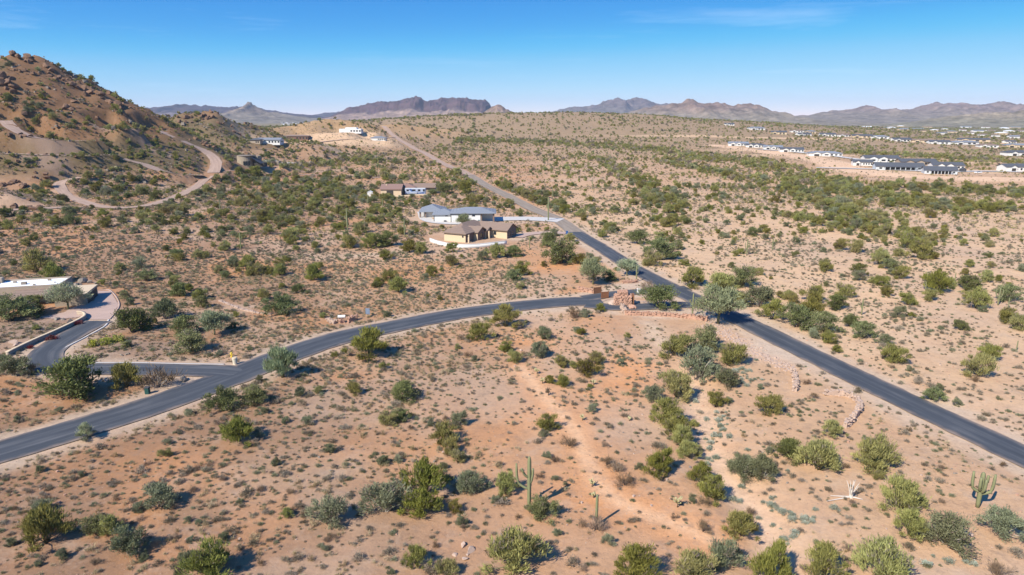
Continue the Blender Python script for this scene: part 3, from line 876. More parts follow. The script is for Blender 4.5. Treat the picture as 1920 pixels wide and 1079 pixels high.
# ---- tan house with the brown roof
x, y, z, u = footing(833, 451.5)
h = empty("house", (x, y, z), R(-27))
tag(h, "tan stucco house with brown tiled roofs and stone gable ends", "house"); BUILT.append((x + 8, y + 6, 15))
MB().box(0, 8.6, 0, 7, -0.4, 2.9).build("wall", M_TAN, h)
MB().box(-0.6, 6.0, 7.0, 19, -0.4, 2.9).build("wall", M_TAN, h)
MB().gable_wall(3.0, 10.2, 5.6, 11.0, -0.4, 2.9, 1.45, 'x').build("wall", M_TAN, h)
MB().gable_wall(4.0, 10.9, 10.6, 14.2, -0.4, 2.8, 1.0, 'x').build("wall", M_TAN, h)
MB().gable_wall(4.0, 17.5, 13.8, 21, -0.4, 2.9, 1.9, 'x').build("wall", M_TAN, h)
MB().hip(-0.6, 9.3, -0.7, 10.5, 2.9, 2.0).build("roof", M_RBROWN, h)
MB().hip(-1.2, 7.4, 2.5, 19.8, 2.92, 2.7).build("roof", M_RBROWN, h)
MB().gable(1.5, 10.8, 5.0, 11.6, 2.72, 1.62, 'x').build("roof", M_RBROWN, h)
MB().gable(2.5, 11.5, 10.1, 14.7, 2.66, 1.12, 'x').build("roof", M_RBROWN, h)
MB().gable(2.5, 18.1, 13.1, 21.7, 2.73, 2.08, 'x').build("roof", M_RBROWN, h)
for (xe, a, b, zt) in ((8.6, 0.02, 5.5, 2.85), (10.2, 5.62, 10.55, 2.85), (10.9, 10.62, 13.75, 2.75), (17.5, 13.82, 20.98, 2.85)):
    panel(h, "stone_facing", '+x', a, b, -0.3, zt, xe, M_STONEV, 0.12)
for (xe, a, b, zt, hh) in ((10.2, 5.6, 11.0, 2.9, 1.45), (17.5, 13.8, 21, 2.9, 1.9)):
    MB().poly([(xe + 0.05, a, zt), (xe + 0.05, b, zt), (xe + 0.05, (a + b) / 2, zt + hh)]).build("stone_facing", M_STONEV, h)
window(h, '+x', 1.2, 3.0, 0.9, 2.2, 8.72); window(h, '+x', 7.2, 9.2, 0.6, 2.3, 10.32); window(h, '+x', 15.0, 16.3, 0.8, 2.3, 17.62); window(h, '+x', 17.6, 18.9, 0.8, 2.3, 17.62)
window(h, '-y', 7.3, 7.9, 1.7, 2.3, 0); window(h, '-y', 12.2, 13.2, 1.0, 2.2, 13.8)
panel(h, "door", '+x', 11.6, 12.8, 0, 2.3, 11.02, M_DARKDOOR_SHADE)
for q in ((9.6, 0.6), (11.9, 10.9)):
    MB().box(q[0] - .25, q[0] + .25, q[1] - .25, q[1] + .25, -0.3, 2.7).build("column", M_BEIGE, h)
W1 = spline([survey(*q) for q in ((806, 453), (830, 461), (867, 465), (910, 463), (950, 459))], 1.2)
strip_wall("garden_wall", W1, 1.25, 0.25, M_WHITE, "white curved garden wall in front of the tan house", "wall", M_WHITE)
RW = spline([survey(*q) for q in ((918, 421), (960, 420), (1010, 419), (1040, 421))], 1.0)

# ---- white house with the grey hipped roof
x, y, z, u = footing(845, 417.5)
h = empty("house", (x, y, z), R(2))
tag(h, "white house with grey hipped roofs and a long blank wall", "house"); BUILT.append((x + 2, y + 8, 19))
MB().box(0, 12.2, 0, 12, -0.4, 3.6).build("wall", M_WHITE, h)
MB().box(12.2, 18, 4.5, 12, -0.4, 3.5).build("wall", M_WHITE, h)
MB().box(-7, 0, 1.4, 12, -0.4, 2.9).build("wall", M_WHITE, h)
MB().box(-12, -5.5, 12, 24, -0.4, 2.9).build("wall", M_WHITE, h)
MB().hip(-0.5, 18.8, -0.6, 13, 3.6, 2.0).build("roof", M_RGREY, h)
MB().hip(-7.7, 2.5, 0.8, 13, 2.9, 2.0).build("roof", M_RGREY, h)
MB().hip(-14, -3.0, 10.0, 25, 2.92, 2.4).build("roof", M_RGREY, h)
for c in ((17.6, 0.2), (12.5, 0.25), (-13.4, 10.8), (-11.2, 10.8)):
    MB().box(c[0] - .32, c[0] + .32, c[1] - .1, c[1] + .5, -0.3, 3.55 if c[0] > 0 else 2.9).build("column", M_STONEV, h)
panel(h, "garage_door", '-y', -6.2, -0.9, 0, 2.45, 1.4, M_WHITE, 0.05)
panel(h, "trim", '-y', -6.98, -6.7, 0, 2.8, 1.4, M_TRIM); panel(h, "trim", '-y', 0.02, 0.3, 0, 3.5, 0, M_TRIM); panel(h, "trim", '-y', 0.32, 12.1, 3.2, 3.55, 0, M_TRIM, 0.05)
for a in (3.2, 6.0, 8.8): window(h, '-y', a, a + 1.2, 2.5, 3.05, 0)
window(h, '-y', -2.2, -1.2, 2.3, 2.75, 1.4)
for a in (1.0, 3.4): panel(h, "air_conditioner", '-y', -3.8 + a, -2.9 + a, -0.2, 0.75, 1.33, M_TRIM, 0.8) if a < 3 else None
BB = MB().box(-0.35, 0.35, -0.35, 0.35, 0, 1.05).box(-0.4, 0.4, -0.42, 0.4, 1.053, 1.15)
b = link("wheelie_bin", BB.mesh("wheelie_bin", plain("blue_green_plastic", (0.03, 0.16, 0.18), 0.5, 0.1)), None, spot(898, 417.5)); tag(b, "dark teal wheeled bin by the white house's corner", "bin")
b = link("wheelie_bin", BB.mesh("wheelie_bin", plain("blue_plastic", (0.02, 0.09, 0.27), 0.5, 0.1)), None, spot(1063, 439)); tag(b, "blue wheeled bin where the tan house's drive meets the road", "bin")

# ---- house with the motorhome
x, y, z, u = footing(714, 367)
k = u * 1280 / 376.0
h = empty("house", (x, y, z), R(0)); h.scale = (k, k, k)
tag(h, "beige house with red-brown tiled roofs behind a motorhome", "house"); BUILT.append((x + 12, y + 8, 17))
MB().box(0, 11, 0, 12, -0.6, 3.3).build("wall", M_BEIGE, h)
MB().box(11, 17, 7, 15, -0.6, 3.6).build("wall", M_BEIGE, h)
MB().box(16.5, 28, 9, 17, -0.6, 3.3).build("wall", M_TAUPE, h)
MB().gable(-0.5, 11.4, -0.6, 12.6, 3.2, 2.3, 'x').build("roof", M_RRED, h)
MB().gable_wall(0, 11, 0.0, 12, 3.28, 3.3, 2.1, 'x').build("gable", M_BEIGE, h)
MB().hip(6.5, 18, 5.5, 16, 3.6, 2.0).build("roof", M_RRED, h)
MB().gable(16, 28.6, 8.0, 18, 3.3, 1.9, 'x').build("roof", M_RBROWN, h)
panel(h, "garage_opening", '-y', 3.2, 6.8, 0, 2.6, 0, M_DARKDOOR_SHADE); panel(h, "opening", '-y', 11.2, 12.4, 0, 2.6, 7, M_DARKDOOR_SHADE)  # flat dark panels on the walls, painted as the shade inside two openings
window(h, '-y', 13.2, 14.2, 1.2, 2.4, 7); window(h, '-y', 19, 20.4, 1.2, 2.3, 9); window(h, '-y', 24.5, 26, 1.0, 2.3, 9)
MB().box(2.2, 2.9, 4.2, 4.9, 4.2, 5.7).build("chimney", M_BEIGE, h)
sx_, sy_, sz_, _ = footing(694, 368.5)
s_ = empty("garden_shed", (sx_, sy_, sz_), R(5)); s_.scale = (k, k, k)
MB().gable_wall(-1.4, 1.4, 0, 2.6, -0.3, 2.1, 0.7, 'y').build("wall", M_WHITE, s_); MB().gable(-1.6, 1.6, -0.15, 2.75, 2.02, 0.74, 'y', 0.1).build("roof", M_WHITE, s_); panel(s_, "door", '-y', -0.5, 0.5, 0, 1.9, 0, M_DOOR, 0.04)
tag(s_, "small white garden shed left of the house with the motorhome", "shed"); BUILT.append((sx_, sy_, 2.5))
T1 = spline([survey(*q) for q in ((689, 370.5), (730, 370), (770, 368.5), (803, 367))], 1.5)
strip_wall("terrace_wall", T1, 0.7, 0.35, M_BEIGE, "low tan terrace wall below the motorhome", "wall")


def wheel(parent, x, y, r, w=0.28):
    t = MB().tube([(x, y - w / 2, r), (x, y + w / 2, r)], r, 14).build("wheel", M_RUBBER, parent)
    MB().tube([(x, y - w / 2 - 0.012, r), (x, y + w / 2 + 0.012, r)], r * 0.55, 10).build("rim", M_RIM, t)


M_RUBBER = plain("tyre_rubber", (0.02, 0.02, 0.02), 0.9, 0.1)
M_RIM = plain("rim_metal", (0.45, 0.45, 0.46), 0.35, 0.1, metal=0.7)
M_RVBODY = plain("motorhome_paint", (0.36, 0.41, 0.50), 0.35, 0.05, spec=0.5)
M_RVBLUE = plain("motorhome_swirl", (0.05, 0.10, 0.25), 0.35, 0.1, spec=0.5)
x, y, z, u = footing(759, 366.3)
rv = empty("motorhome", (x, y + 1, z), R(2)); k2 = 38 * u / 10.6; rv.scale = (k2, k2, k2)
MB().prism([(0, 0), (10.2, 0), (10.6, 0.3), (10.6, 2.2), (10.2, 2.5), (0, 2.5)], 0.45, 3.25).build("body", M_RVBODY, rv)
MB().box(0.1, 10.3, 0.1, 2.4, 3.253, 3.33).build("roof", M_WHITE, rv)
for (a, b, p, q) in ((0.8, 2.0, 1.9, 2.8), (3.6, 5.4, 1.9, 2.8), (6.6, 7.9, 1.9, 2.8), (9.2, 10.1, 1.7, 2.9)): MB().box(a, b, -0.03, -0.005, p, q).build("window", M_GLASS, rv)
for pts in (((0.2, 0.8), (3.2, 0.7), (5.6, 1.7), (8.4, 1.8), (5.2, 1.35), (3.0, 1.4)), ((4.6, 0.7), (9.8, 0.6), (10.1, 1.5), (7.6, 1.2)), ((1.8, 2.9), (3.4, 1.6), (4.6, 1.8), (3.2, 3.1))):
    MB().poly([(a, -0.016, b) for a, b in pts]).build("swirl", M_RVBLUE, rv)
MB().box(2.4, 6.2, -0.5, -0.01, 0.7, 1.55).build("slide_out", M_RVBODY, rv)
for a in (2.0, 7.6, 8.5):
    for b_ in (0.25, 2.25): wheel(rv, a, b_, 0.48)
tag(rv, "long silver-blue motorhome with dark swirls parked at the beige house", "motorhome"); BUILT.append((x + 5, y, 5))

# ---- flat-roofed house at the left edge
x, y, z, u = footing(134, 566)
h = empty("house", (x - 2, y, z), R(16))
tag(h, "flat-roofed adobe house with bright white roof at the left edge", "house"); BUILT.append((x - 13, y, 9)); BUILT.append((x - 5, y - 3, 7)); BUILT.append((x - 22, y - 3, 9))
MB().box(-15, 0, 0, 8.5, -0.8, 3.6).build("wall", M_TAUPE, h); MB().box(-36, -15.01, -0.8, 8.0, -0.8, 3.4).build("wall", M_TAUPE, h)
MB().box(-14.7, -0.3, 0.3, 8.2, 3.603, 3.66).build("roof", M_ROOFTOP, h); MB().box(-35.7, -15.3, -0.5, 7.7, 3.403, 3.46).build("roof", M_ROOFTOP, h)
for (a, b, c, d, t) in ((-15, 0, 0, 0.28, 4.0), (-15, 0, 8.22, 8.5, 4.0), (-0.28, 0, 0.281, 8.219, 4.0), (-15, -14.72, 0.281, 8.219, 4.3), (-36, -15.01, -0.8, -0.52, 3.8), (-36, -15.01, 7.72, 8.0, 3.8)):
    MB().box(a, b, c, d, 3.62 if a > -15.005 else 3.42, t).build("parapet", M_TAUPE, h)
for (a, c, s_) in ((-9, 3.2, 0.8), (-4.5, 6.2, 0.5), (-11.5, 5.8, 0.5), (-6.2, 2.0, 0.35), (-20, 5, 0.9), (-2.4, 3.5, 0.3)):
    MB().box(a, a + 1.3 * s_, c, c + s_, 3.47 if a < -15 else 3.665, (3.47 if a < -15 else 3.665) + 0.7 * s_).build("roof_vent", M_GREYROCK, h)
MB().box(-16.5, -13.9, 6.4, 7.8, 3.7, 4.9).build("chimney", M_TAUPE, h)
MB().box(0.2, 6.5, -5.6, 3.4, -0.8, 2.5).build("garage", M_TAUPE, h); MB().box(0.0, 6.7, -5.8, 3.6, 2.503, 2.68).build("garage_roof", M_BEIGE, h)
panel(h, "garage_door", '+x', -4.6, -0.9, -0.3, 2.0, 6.5, M_DARKDOOR_SHADE, 0.05); panel(h, "garage_door", '+x', -0.5, 2.9, -0.3, 2.0, 6.5, M_DARKDOOR_SHADE, 0.05)
MB().poly([(-9, -3.6, 2.3), (-0.2, -3.6, 2.3), (-0.2, -0.02, 3.3), (-9, -0.02, 3.3)]).build("porch_roof", M_RBROWN, h)
for a in (-8.8, -4.6, -0.5): MB().box(a, a + .25, -3.55, -3.3, -0.5, 2.28).build("porch_post", M_BEIGE, h)
for a in (-13.2, -7.4, -4.0): window(h, '-y', a, a + 1.5, 0.9, 2.2, 0)
window(h, '-y', -24, -22, 0.9, 2.3, -0.8); window(h, '-y', -30, -28, 0.9, 2.3, -0.8)


def sheet(name, poly, mat, cell=0.4, lift=0.08):
    """paving that follows the ground, cut to an outline"""
    P_ = np.array([survey(*q) for q in poly]); lo, hi = P_.min(0), P_.max(0)
    gx_, gy_ = np.arange(lo[0], hi[0], cell), np.arange(lo[1], hi[1], cell); X, Y = np.meshgrid(gx_, gy_)
    cxy = np.stack([X[:-1, :-1] + cell / 2, Y[:-1, :-1] + cell / 2], -1).reshape(-1, 2); ins = np.zeros(len(cxy), bool)
    for a, b in zip(P_, np.roll(P_, -1, 0)):
        t = ((a[1] > cxy[:, 1]) != (b[1] > cxy[:, 1])) & (cxy[:, 0] < (b[0] - a[0]) * (cxy[:, 1] - a[1]) / (b[1] - a[1] + 1e-9) + a[0]); ins ^= t
    i = np.arange(X.size).reshape(X.shape); q = np.stack([i[:-1, :-1], i[:-1, 1:], i[1:, 1:], i[1:, :-1]], -1).reshape(-1, 4)[ins]
    us = np.unique(q); rm = np.full(X.size, -1); rm[us] = np.arange(len(us))
    v = np.c_[X.ravel(), Y.ravel()][us]; o = link(name, mesh_np(name, np.c_[v, land(v[:, 0], v[:, 1]) + lift], rm[q], mat, True)); tag(o, kind="structure")
    c = P_.mean(0); BUILT.append((c[0], c[1], 0.35 * float(np.linalg.norm(hi - lo)))); return o


sheet("paved_court", ((70, 597), (118, 588), (150, 573), (176, 567), (184, 548), (207, 548), (224, 574), (204, 600), (176, 600), (150, 595), (112, 600)), M_PAVER, 0.35)


def kerb(px, w, h, mat, name="kerb"):
    p = spline([survey(*q) for q in px], 0.8); n = len(p); tg = np.gradient(p, axis=0); tg /= np.linalg.norm(tg, axis=1)[:, None]; nr = np.c_[tg[:, 1], -tg[:, 0]] * w / 2; z = land(p[:, 0], p[:, 1])
    V = np.stack([np.c_[p - nr, z - 0.1], np.c_[p + nr, z - 0.1], np.c_[p + nr, z + h], np.c_[p - nr, z + h]], 1).reshape(-1, 3); i = np.arange(n - 1) * 4
    F = np.vstack([np.c_[i + k, i + (k + 1) % 4, i + 4 + (k + 1) % 4, i + 4 + k] for k in range(4)]); me = mesh_np(name, V, F, mat)
    tag(link(name, me), kind="structure")


kerb([(204, 600), (197, 612), (162, 632), (120, 654), (100, 667), (98, 675), (112, 681), (180, 681), (262, 681), (350, 683), (420, 684)], 0.35, 0.14, M_CONC)
kerb([(185, 547), (207, 547), (224, 573), (206, 599)], 0.3, 0.14, M_PAVER)
LW = spline([survey(*q) for q in ((14, 668), (40, 655), (70, 641), (100, 628), (130, 614), (152, 603), (160, 597), (157, 592), (146, 591))], 0.9)
strip_wall("low_wall", LW, 0.75, 0.45, M_TAUPE, "low retaining wall along the asphalt driveway with red flowers", "wall", M_BEIGE)


def boulders(name, px, py, n, spread, size, label, mat, seed, cat="rock", h=0.7):
    g = np.random.default_rng(seed); x, y, z, u = footing(px, py); e = empty(name, (x, y, z))
    for i in range(n):
        a, b = g.normal(0, spread, 2) if n > 1 else (0, 0); s = size * g.uniform(0.6, 1.3)
        bm_rock(s, h, seed * 50 + i, "rock", mat, e, (a, b * 0.7, ground(x + a, y + b * 0.7) - z + s * h * 0.35))
    tag(e, label, cat); BUILT.append((x, y, spread + size)); return e


def bm_rock(s, h, seed, name, mat, parent, loc):
    """a weathered boulder: a lumpy subdivided block"""
    g = np.random.default_rng(seed); n = 7
    import bmesh
    bm = bmesh.new(); bmesh.ops.create_icosphere(bm, subdivisions=2, radius=1.0)
    d = g.normal(0, 1, (11, 3)); d /= np.linalg.norm(d, axis=1)[:, None]; cut = g.uniform(0.38, 0.78, 11)
    sc = g.uniform(0.75, 1.3, 3)
    for v in bm.verts:
        p = np.array(v.co) * (1 + 0.05 * g.normal())
        for q, c in zip(d, cut):
            t = float(p @ q)
            if t > c: p = p - q * (t - c)
        p = p * sc * 1.3; v.co = (p[0] * s, p[1] * s, p[2] * s * h)
    me = bpy.data.meshes.new(name); bm.to_mesh(me); bm.free(); me.materials.append(mat)
    o = link(name, me, parent, loc); o.rotation_euler = (0, 0, g.uniform(0, 6.28)); return o


boulders("rock_cluster", 124, 600, 4, 0.9, 0.55, "cluster of grey boulders on the gravel yard above the low wall", M_GREYROCK, 3)
boulders("rock_cluster", 32, 645, 3, 0.9, 0.6, "pale boulders at the lower end of the gravel yard", M_PALEROCK, 4)
boulders("rock_cluster", 160, 534, 5, 1.6, 0.8, "dark boulders behind the flat-roofed house's right end", M_GREYROCK, 5)
boulders("rock_cluster", 225, 670, 3, 0.9, 0.45, "brown boulders in the garden bed by the driveway", M_GREYROCK, 6)
boulders("boulder", 346, 713, 1, 0, 0.75, "dark round boulder at the driveway mouth", M_GREYROCK, 7)
boulders("rock_cluster", 965, 660, 4, 0.8, 0.35, "pale rocks beside the grey-stemmed bush", M_PALEROCK, 8)
boulders("rock_cluster", 868, 1043, 6, 1.0, 0.28, "small pink rocks strewn at the bottom centre", M_PALEROCK, 9)
boulders("rock_cluster", 1808, 1015, 7, 1.1, 0.32, "pale rocks between the two grey-green trees at lower right", M_PALEROCK, 10)
boulders("boulder", 1297, 662, 1, 0, 0.9, "pale round boulder hidden in the thicket under the rubble bank", M_PALEROCK, 12)


# ---- stonework at the entrance
def stones_on(mb, box, n, s, g, seed):
    """face a block with many small stones"""
    x0, x1, y0, y1, z0, z1 = box
    for i in range(n):
        f = g.integers(0, 5); p = [g.uniform(x0, x1), g.uniform(y0, y1), g.uniform(z0, z1)]
        if f == 0: p[1] = y0
        elif f == 1: p[0] = x1
        elif f == 2: p[0] = x0
        elif f == 3: p[2] = z1
        else: p[1] = y0
        q = s * g.uniform(0.6, 1.35); mb.rock(p, (q, q * 0.8, q * 0.6), seed * 1000 + i)


def stone_wall(px, h, t, label, seed, mat=None, name="stone_wall", cat="wall", per=9.0, size=0.2):
    p = spline([survey(*q) for q in px], 0.5); g = np.random.default_rng(seed); c = p.mean(0); cz = ground(*c); z = land(p[:, 0], p[:, 1]) - cz
    e = empty(name, (c[0], c[1], cz)); tg = np.gradient(p, axis=0); tg /= np.linalg.norm(tg, axis=1)[:, None]; nr = np.c_[tg[:, 1], -tg[:, 0]]
    L = float(np.hypot(*np.diff(p, axis=0).T).sum()); core, st = MB(), MB()
    for i in range(len(p) - 1):
        a, b = p[i] - c, p[i + 1] - c; n0, n1 = nr[i] * t * 0.4, nr[i + 1] * t * 0.4; zz = min(z[i], z[i + 1])
        hh = h * (0.85 + 0.2 * math.sin(i * 0.7 + seed))
        core.prism([a - n0, b - n1, b + n1, a + n0], zz - 0.3, zz + hh * 0.9)
    for k_ in range(int(L * (h + 0.5 * t) * per)):
        j = g.integers(0, len(p)); top = g.random() < 0.4; sd = g.choice((-1, 1)) * t * 0.5; off = g.uniform(-t / 2, t / 2) if top else sd
        q = p[j] - c + nr[j] * off + tg[j] * g.uniform(-.3, .3); zz = z[j] + (h * g.uniform(0.82, 1.0) if top else g.uniform(0, h * 0.92)); s = size * g.uniform(0.55, 1.4)
        st.rock((q[0], q[1], zz), (s, s * 0.8, s * 0.62), seed * 4000 + k_)
    core.build("core", mat or M_REDROCK, e); tag(st.build("stones", mat or M_REDROCK, e), kind="stuff")
    BUILT.extend([(float(q[0]), float(q[1]), t) for q in p[::4]])
    return tag(e, label, cat)


stone_wall([(1172, 590), (1195, 592), (1240, 594), (1290, 597), (1326, 602)], 1.0, 0.6, "long red stone retaining wall right of the gate below the mesquite", 21)
stone_wall([(1166, 580), (1168, 586), (1173, 590)], 1.5, 0.6, "short upright stone wall stub at the lower corner of the gate", 22, M_PALEROCK)
stone_wall([(1486, 698), (1491, 715), (1491, 735)], 0.95, 0.6, "short broken stone wall ending by the main road's verge", 23, M_PALEROCK)
stone_wall([(1546, 741), (1575, 742), (1600, 748), (1611, 762), (1607, 778), (1594, 793), (1584, 803)], 0.95, 0.6, "curved dry-stone wall like a horseshoe beside the main road", 24, M_PALEROCK)
stone_wall([(1084, 545), (1104, 548), (1114, 550)], 1.1, 0.6, "low red stone wall left of the rusty gate leaves", 25)
stone_wall([(1168, 532), (1182, 531), (1194, 529)], 0.7, 0.6, "low red stone wall under the slim saguaro", 26)
stone_wall([(918, 422), (960, 421), (1010, 420), (1036, 422)], 0.6, 0.7, "rough rock retaining wall along the white house's drive", 27, M_PALEROCK, size=0.3, per=5)
stone_wall([(412, 566), (440, 577), (475, 586), (508, 590)], 0.35, 0.7, "line of pale stones left of the dark bush above the road", 28, M_PALEROCK, per=5)
# raised island with the pier
x, y, z, u = footing(1168, 575)
e = empty("gate_pier", (x, y + 0.6, z), R(-6)); g_ = np.random.default_rng(31); mb = MB(); core = MB()
core.prism([(-1.7, 0), (1.9, 0), (1.7, 2.4), (-1.4, 2.4)], -0.3, 2.3).prism([(-1.0, 0.4), (1.0, 0.4), (0.8, 2.0), (-0.8, 2.0)], 2.2, 3.3)
core.build("core", M_REDROCK, e)
stones_on(mb, (-1.75, 1.95, -0.02, 2.4, -0.1, 2.3), 260, 0.24, g_, 31); stones_on(mb, (-1.0, 1.0, 0.35, 2.0, 2.3, 3.3), 90, 0.22, g_, 32)
tag(mb.build("stones", M_REDROCK, e), kind="stuff"); MB().box(2.15, 2.6, 0.3, 2.4, -0.1, 2.5).build("sign_slab", M_RUST, e)
tag(e, "massive red stone pier on the island between the gate lanes", "pier"); BUILT.append((x, y + 1.5, 3.5))
boulders("rock_mound", 1148, 570, 7, 0.8, 0.75, "heap of pale boulders at the left foot of the stone pier", M_PALEROCK, 33)
kerb([(1126, 567), (1140, 562), (1158, 559), (1200, 557), (1222, 560), (1210, 566), (1165, 571), (1138, 571), (1126, 567)], 0.4, 0.15, M_PALEROCK)
e = boulders("stone_block", 1183, 578, 3, 0.7, 0.85, "chunky red stone block at the lower gate post", M_REDROCK, 34)
for (px0, px1, by0, by1, lab) in ((1113, 1127, 552, 550, "rusty steel gate leaf, the farther one, left of the stone pier"), (1127, 1141, 560.5, 559, "rusty steel gate leaf, the nearer one, left of the stone pier")):
    a, b = survey(px0, by0), survey(px1, by1); z = ground(*a); d = b - a; L_ = float(np.hypot(*d)); e = empty("gate_leaf", (a[0], a[1], z), math.atan2(d[1], d[0]))
    for a_ in (0.16, 1.55): MB().box(0.121, L_ - 0.121, -0.05, 0.05, a_, a_ + 0.12).build("rail", M_RUST, e)
    for s_ in (0, L_ - 0.12): MB().box(s_, s_ + 0.12, -0.07, 0.07, -0.2, 1.8).build("post", M_RUST, e)
    nb_ = 8; w_ = (L_ - 0.26) / nb_
    for i in range(nb_): MB().box(0.13 + i * w_, 0.13 + (i + 0.93) * w_, -0.03, 0.03, 0.29, 1.54).build("board", M_RUST, e)
    tag(e, lab, "gate"); BUILT.append((a[0], a[1], 2))
x, y, z, u = footing(1197, 549.5)
e = empty("utility_box", (x, y, z)); MB().box(-0.35, 0.35, -0.25, 0.25, 0, 1.0).build("cabinet", M_WHITE, e); MB().box(-0.39, 0.39, -0.29, 0.29, 1.003, 1.08).build("lid", M_WHITE, e); MB().box(-0.45, 0.45, -0.35, 0.35, -0.2, 0.06).build("plinth", M_CONC, e)
tag(e, "small white utility cabinet on the gravel behind the stone pier", "utility box")
# rubble bank under the main road
g_ = np.random.default_rng(41); rb = MB(); line = spline([survey(*q) for q in ((1326, 606), (1372, 632), (1420, 662), (1458, 680), (1484, 694))], 0.3); cz = ground(*line[0])
RQ = line[g_.integers(0, len(line), 620)] + g_.normal(0, 0.95, (620, 2)); RZ = land(RQ[:, 0], RQ[:, 1])
for i in range(620):
    q = RQ[i]; s_ = g_.uniform(0.1, 0.34); rb.rock((q[0], q[1], RZ[i] + s_ * 0.2), (s_, s_ * 0.8, s_ * 0.6), 70000 + i)
tag(rb.build("rubble_bank", M_PALEROCK), "bank of loose pale rubble below the main road's gravel shoulder", "rubble", kind="stuff")
for i in range(0, len(line), 8): BUILT.append((float(line[i][0]), float(line[i][1]), 1.0))

# ---- roadside things along the side road
x, y, z, u = footing(441, 683)
e = empty("litter_bin", (x, y, z)); MB().tube([(0, 0, -0.1), (0, 0, 0.15), (0, 0, 1.15)], [0.33, 0.34, 0.46], 14).build("bin_body", plain("cream_bin", (0.62, 0.55, 0.42), 0.7, 0.08), e); MB().tube([(0, 0, 1.153), (0, 0, 1.3)], [0.48, 0.40], 14).build("lid", M_BEIGE, e)
tag(e, "cream litter bin where the driveway joins the long road", "bin")
x, y, z, u = footing(434.5, 670)
e = empty("fire_hydrant", (x, y, z)); M_YEL = plain("yellow_enamel", (0.72, 0.52, 0.06), 0.5, 0.1)
MB().tube([(0, 0, -0.1), (0, 0, 0.06), (0, 0, 0.065), (0, 0, 0.7)], [0.22, 0.22, 0.14, 0.14], 12).build("barrel", M_YEL, e); MB().tube([(0, 0, 0.703), (0, 0, 0.82), (0, 0, 0.92)], [0.18, 0.13, 0.04], 12).build("bonnet", M_YEL, e)
for s_ in (-1, 1): MB().tube([(0.1 * s_, 0, 0.5), (0.25 * s_, 0, 0.5)], 0.07, 10).build("nozzle", M_YEL, e)
tag(e, "yellow fire hydrant just behind the cream litter bin", "hydrant")
x, y, z, u = footing(277, 738)
e = empty("litter_bin", (x, y, z)); MB().box(-0.3, 0.3, -0.3, 0.3, -0.1, 1.0).build("bin_body", plain("dark_green_bin", (0.02, 0.07, 0.06), 0.6, 0.1), e); MB().box(-0.34, 0.34, -0.34, 0.34, 1.003, 1.1).build("lid", M_TRIM, e)
tag(e, "dark green bin on the verge below the leafless tree", "bin")
x, y, z, u = footing(690, 595)
e = empty("notice_board", (x, y, z), R(-18)); MB().box(-0.5, 0.5, -0.04, 0.04, 0.55, 1.85).build("board", plain("grey_sign", (0.16, 0.20, 0.27), 0.5, 0.15), e)
for s_ in (-0.42, 0.34): MB().box(s_, s_ + 0.08, 0.045, 0.12, -0.3, 1.9).build("post", M_BEIGE, e)
tag(e, "grey notice board on two posts above the curving road", "sign")
stone_wall([(616, 603), (622, 606), (629, 607)], 0.9, 0.7, "rough stone mailbox pier, left one above the curving road", 51, M_PALEROCK, "stone_pier", "pier", size=0.24)
stone_wall([(635, 605), (640, 606), (645, 605)], 0.9, 0.7, "rough stone mailbox pier, middle one under a white box", 52, M_REDROCK, "stone_pier", "pier", size=0.24)
stone_wall([(653, 605), (660, 603), (669, 600)], 1.2, 0.7, "rough stone mailbox pier, right and darkest one", 53, M_REDROCK, "stone_pier", "pier", size=0.24)
x, y, z, u = footing(641, 605)
e = empty("mailbox", (x, y, z + 1.0), R(8)); MB().tube([(-0.75, 0, 0.32), (0.75, 0, 0.32)], 0.32, 14).build("box", M_WHITE, e); MB().box(0.752, 0.79, -0.24, 0.24, 0.1, 0.56).build("door", M_DOOR, e)
tag(e, "white barrel-shaped mailbox lying on the middle stone pier", "mailbox")
# bleached skeleton of a dead saguaro, and dead brush
M_BLEACH = plain("bleached_wood", (0.58, 0.52, 0.45), 0.95, 0.2, 2.0)
x, y, z, u = footing(1595, 936)
e = empty("dead_saguaro", (x, y, z)); MB().tube([(0, 0, -0.1), (0.05, 0.1, 0.9)], [0.22, 0.2], 9).build("stump", M_BLEACH, e); g_ = np.random.default_rng(61)
for i in range(11):
    a = g_.uniform(0, 6.28); q = g_.uniform(0.25, 0.8); t = g_.uniform(1.3, 2.3); MB().tube([(0.12 * math.cos(a), 0.12 * math.sin(a), 0.4), (q * 0.6 * math.cos(a), q * 0.6 * math.sin(a), t * 0.7), (q * math.cos(a), q * math.sin(a), t)], [0.06, 0.045, 0.015], 5).build("rib", M_BLEACH, e)
for a, L_ in ((3.4, 3.2), (3.0, 2.2), (-0.4, 1.2)): MB().tube([(0.2 * math.cos(a), 0.2 * math.sin(a), 0.12), (L_ * math.cos(a), L_ * math.sin(a), 0.08)], [0.09, 0.03], 6).build("fallen_rib", M_BLEACH, e)
tag(e, "bleached skeleton of a dead saguaro with fallen ribs", "dead cactus")

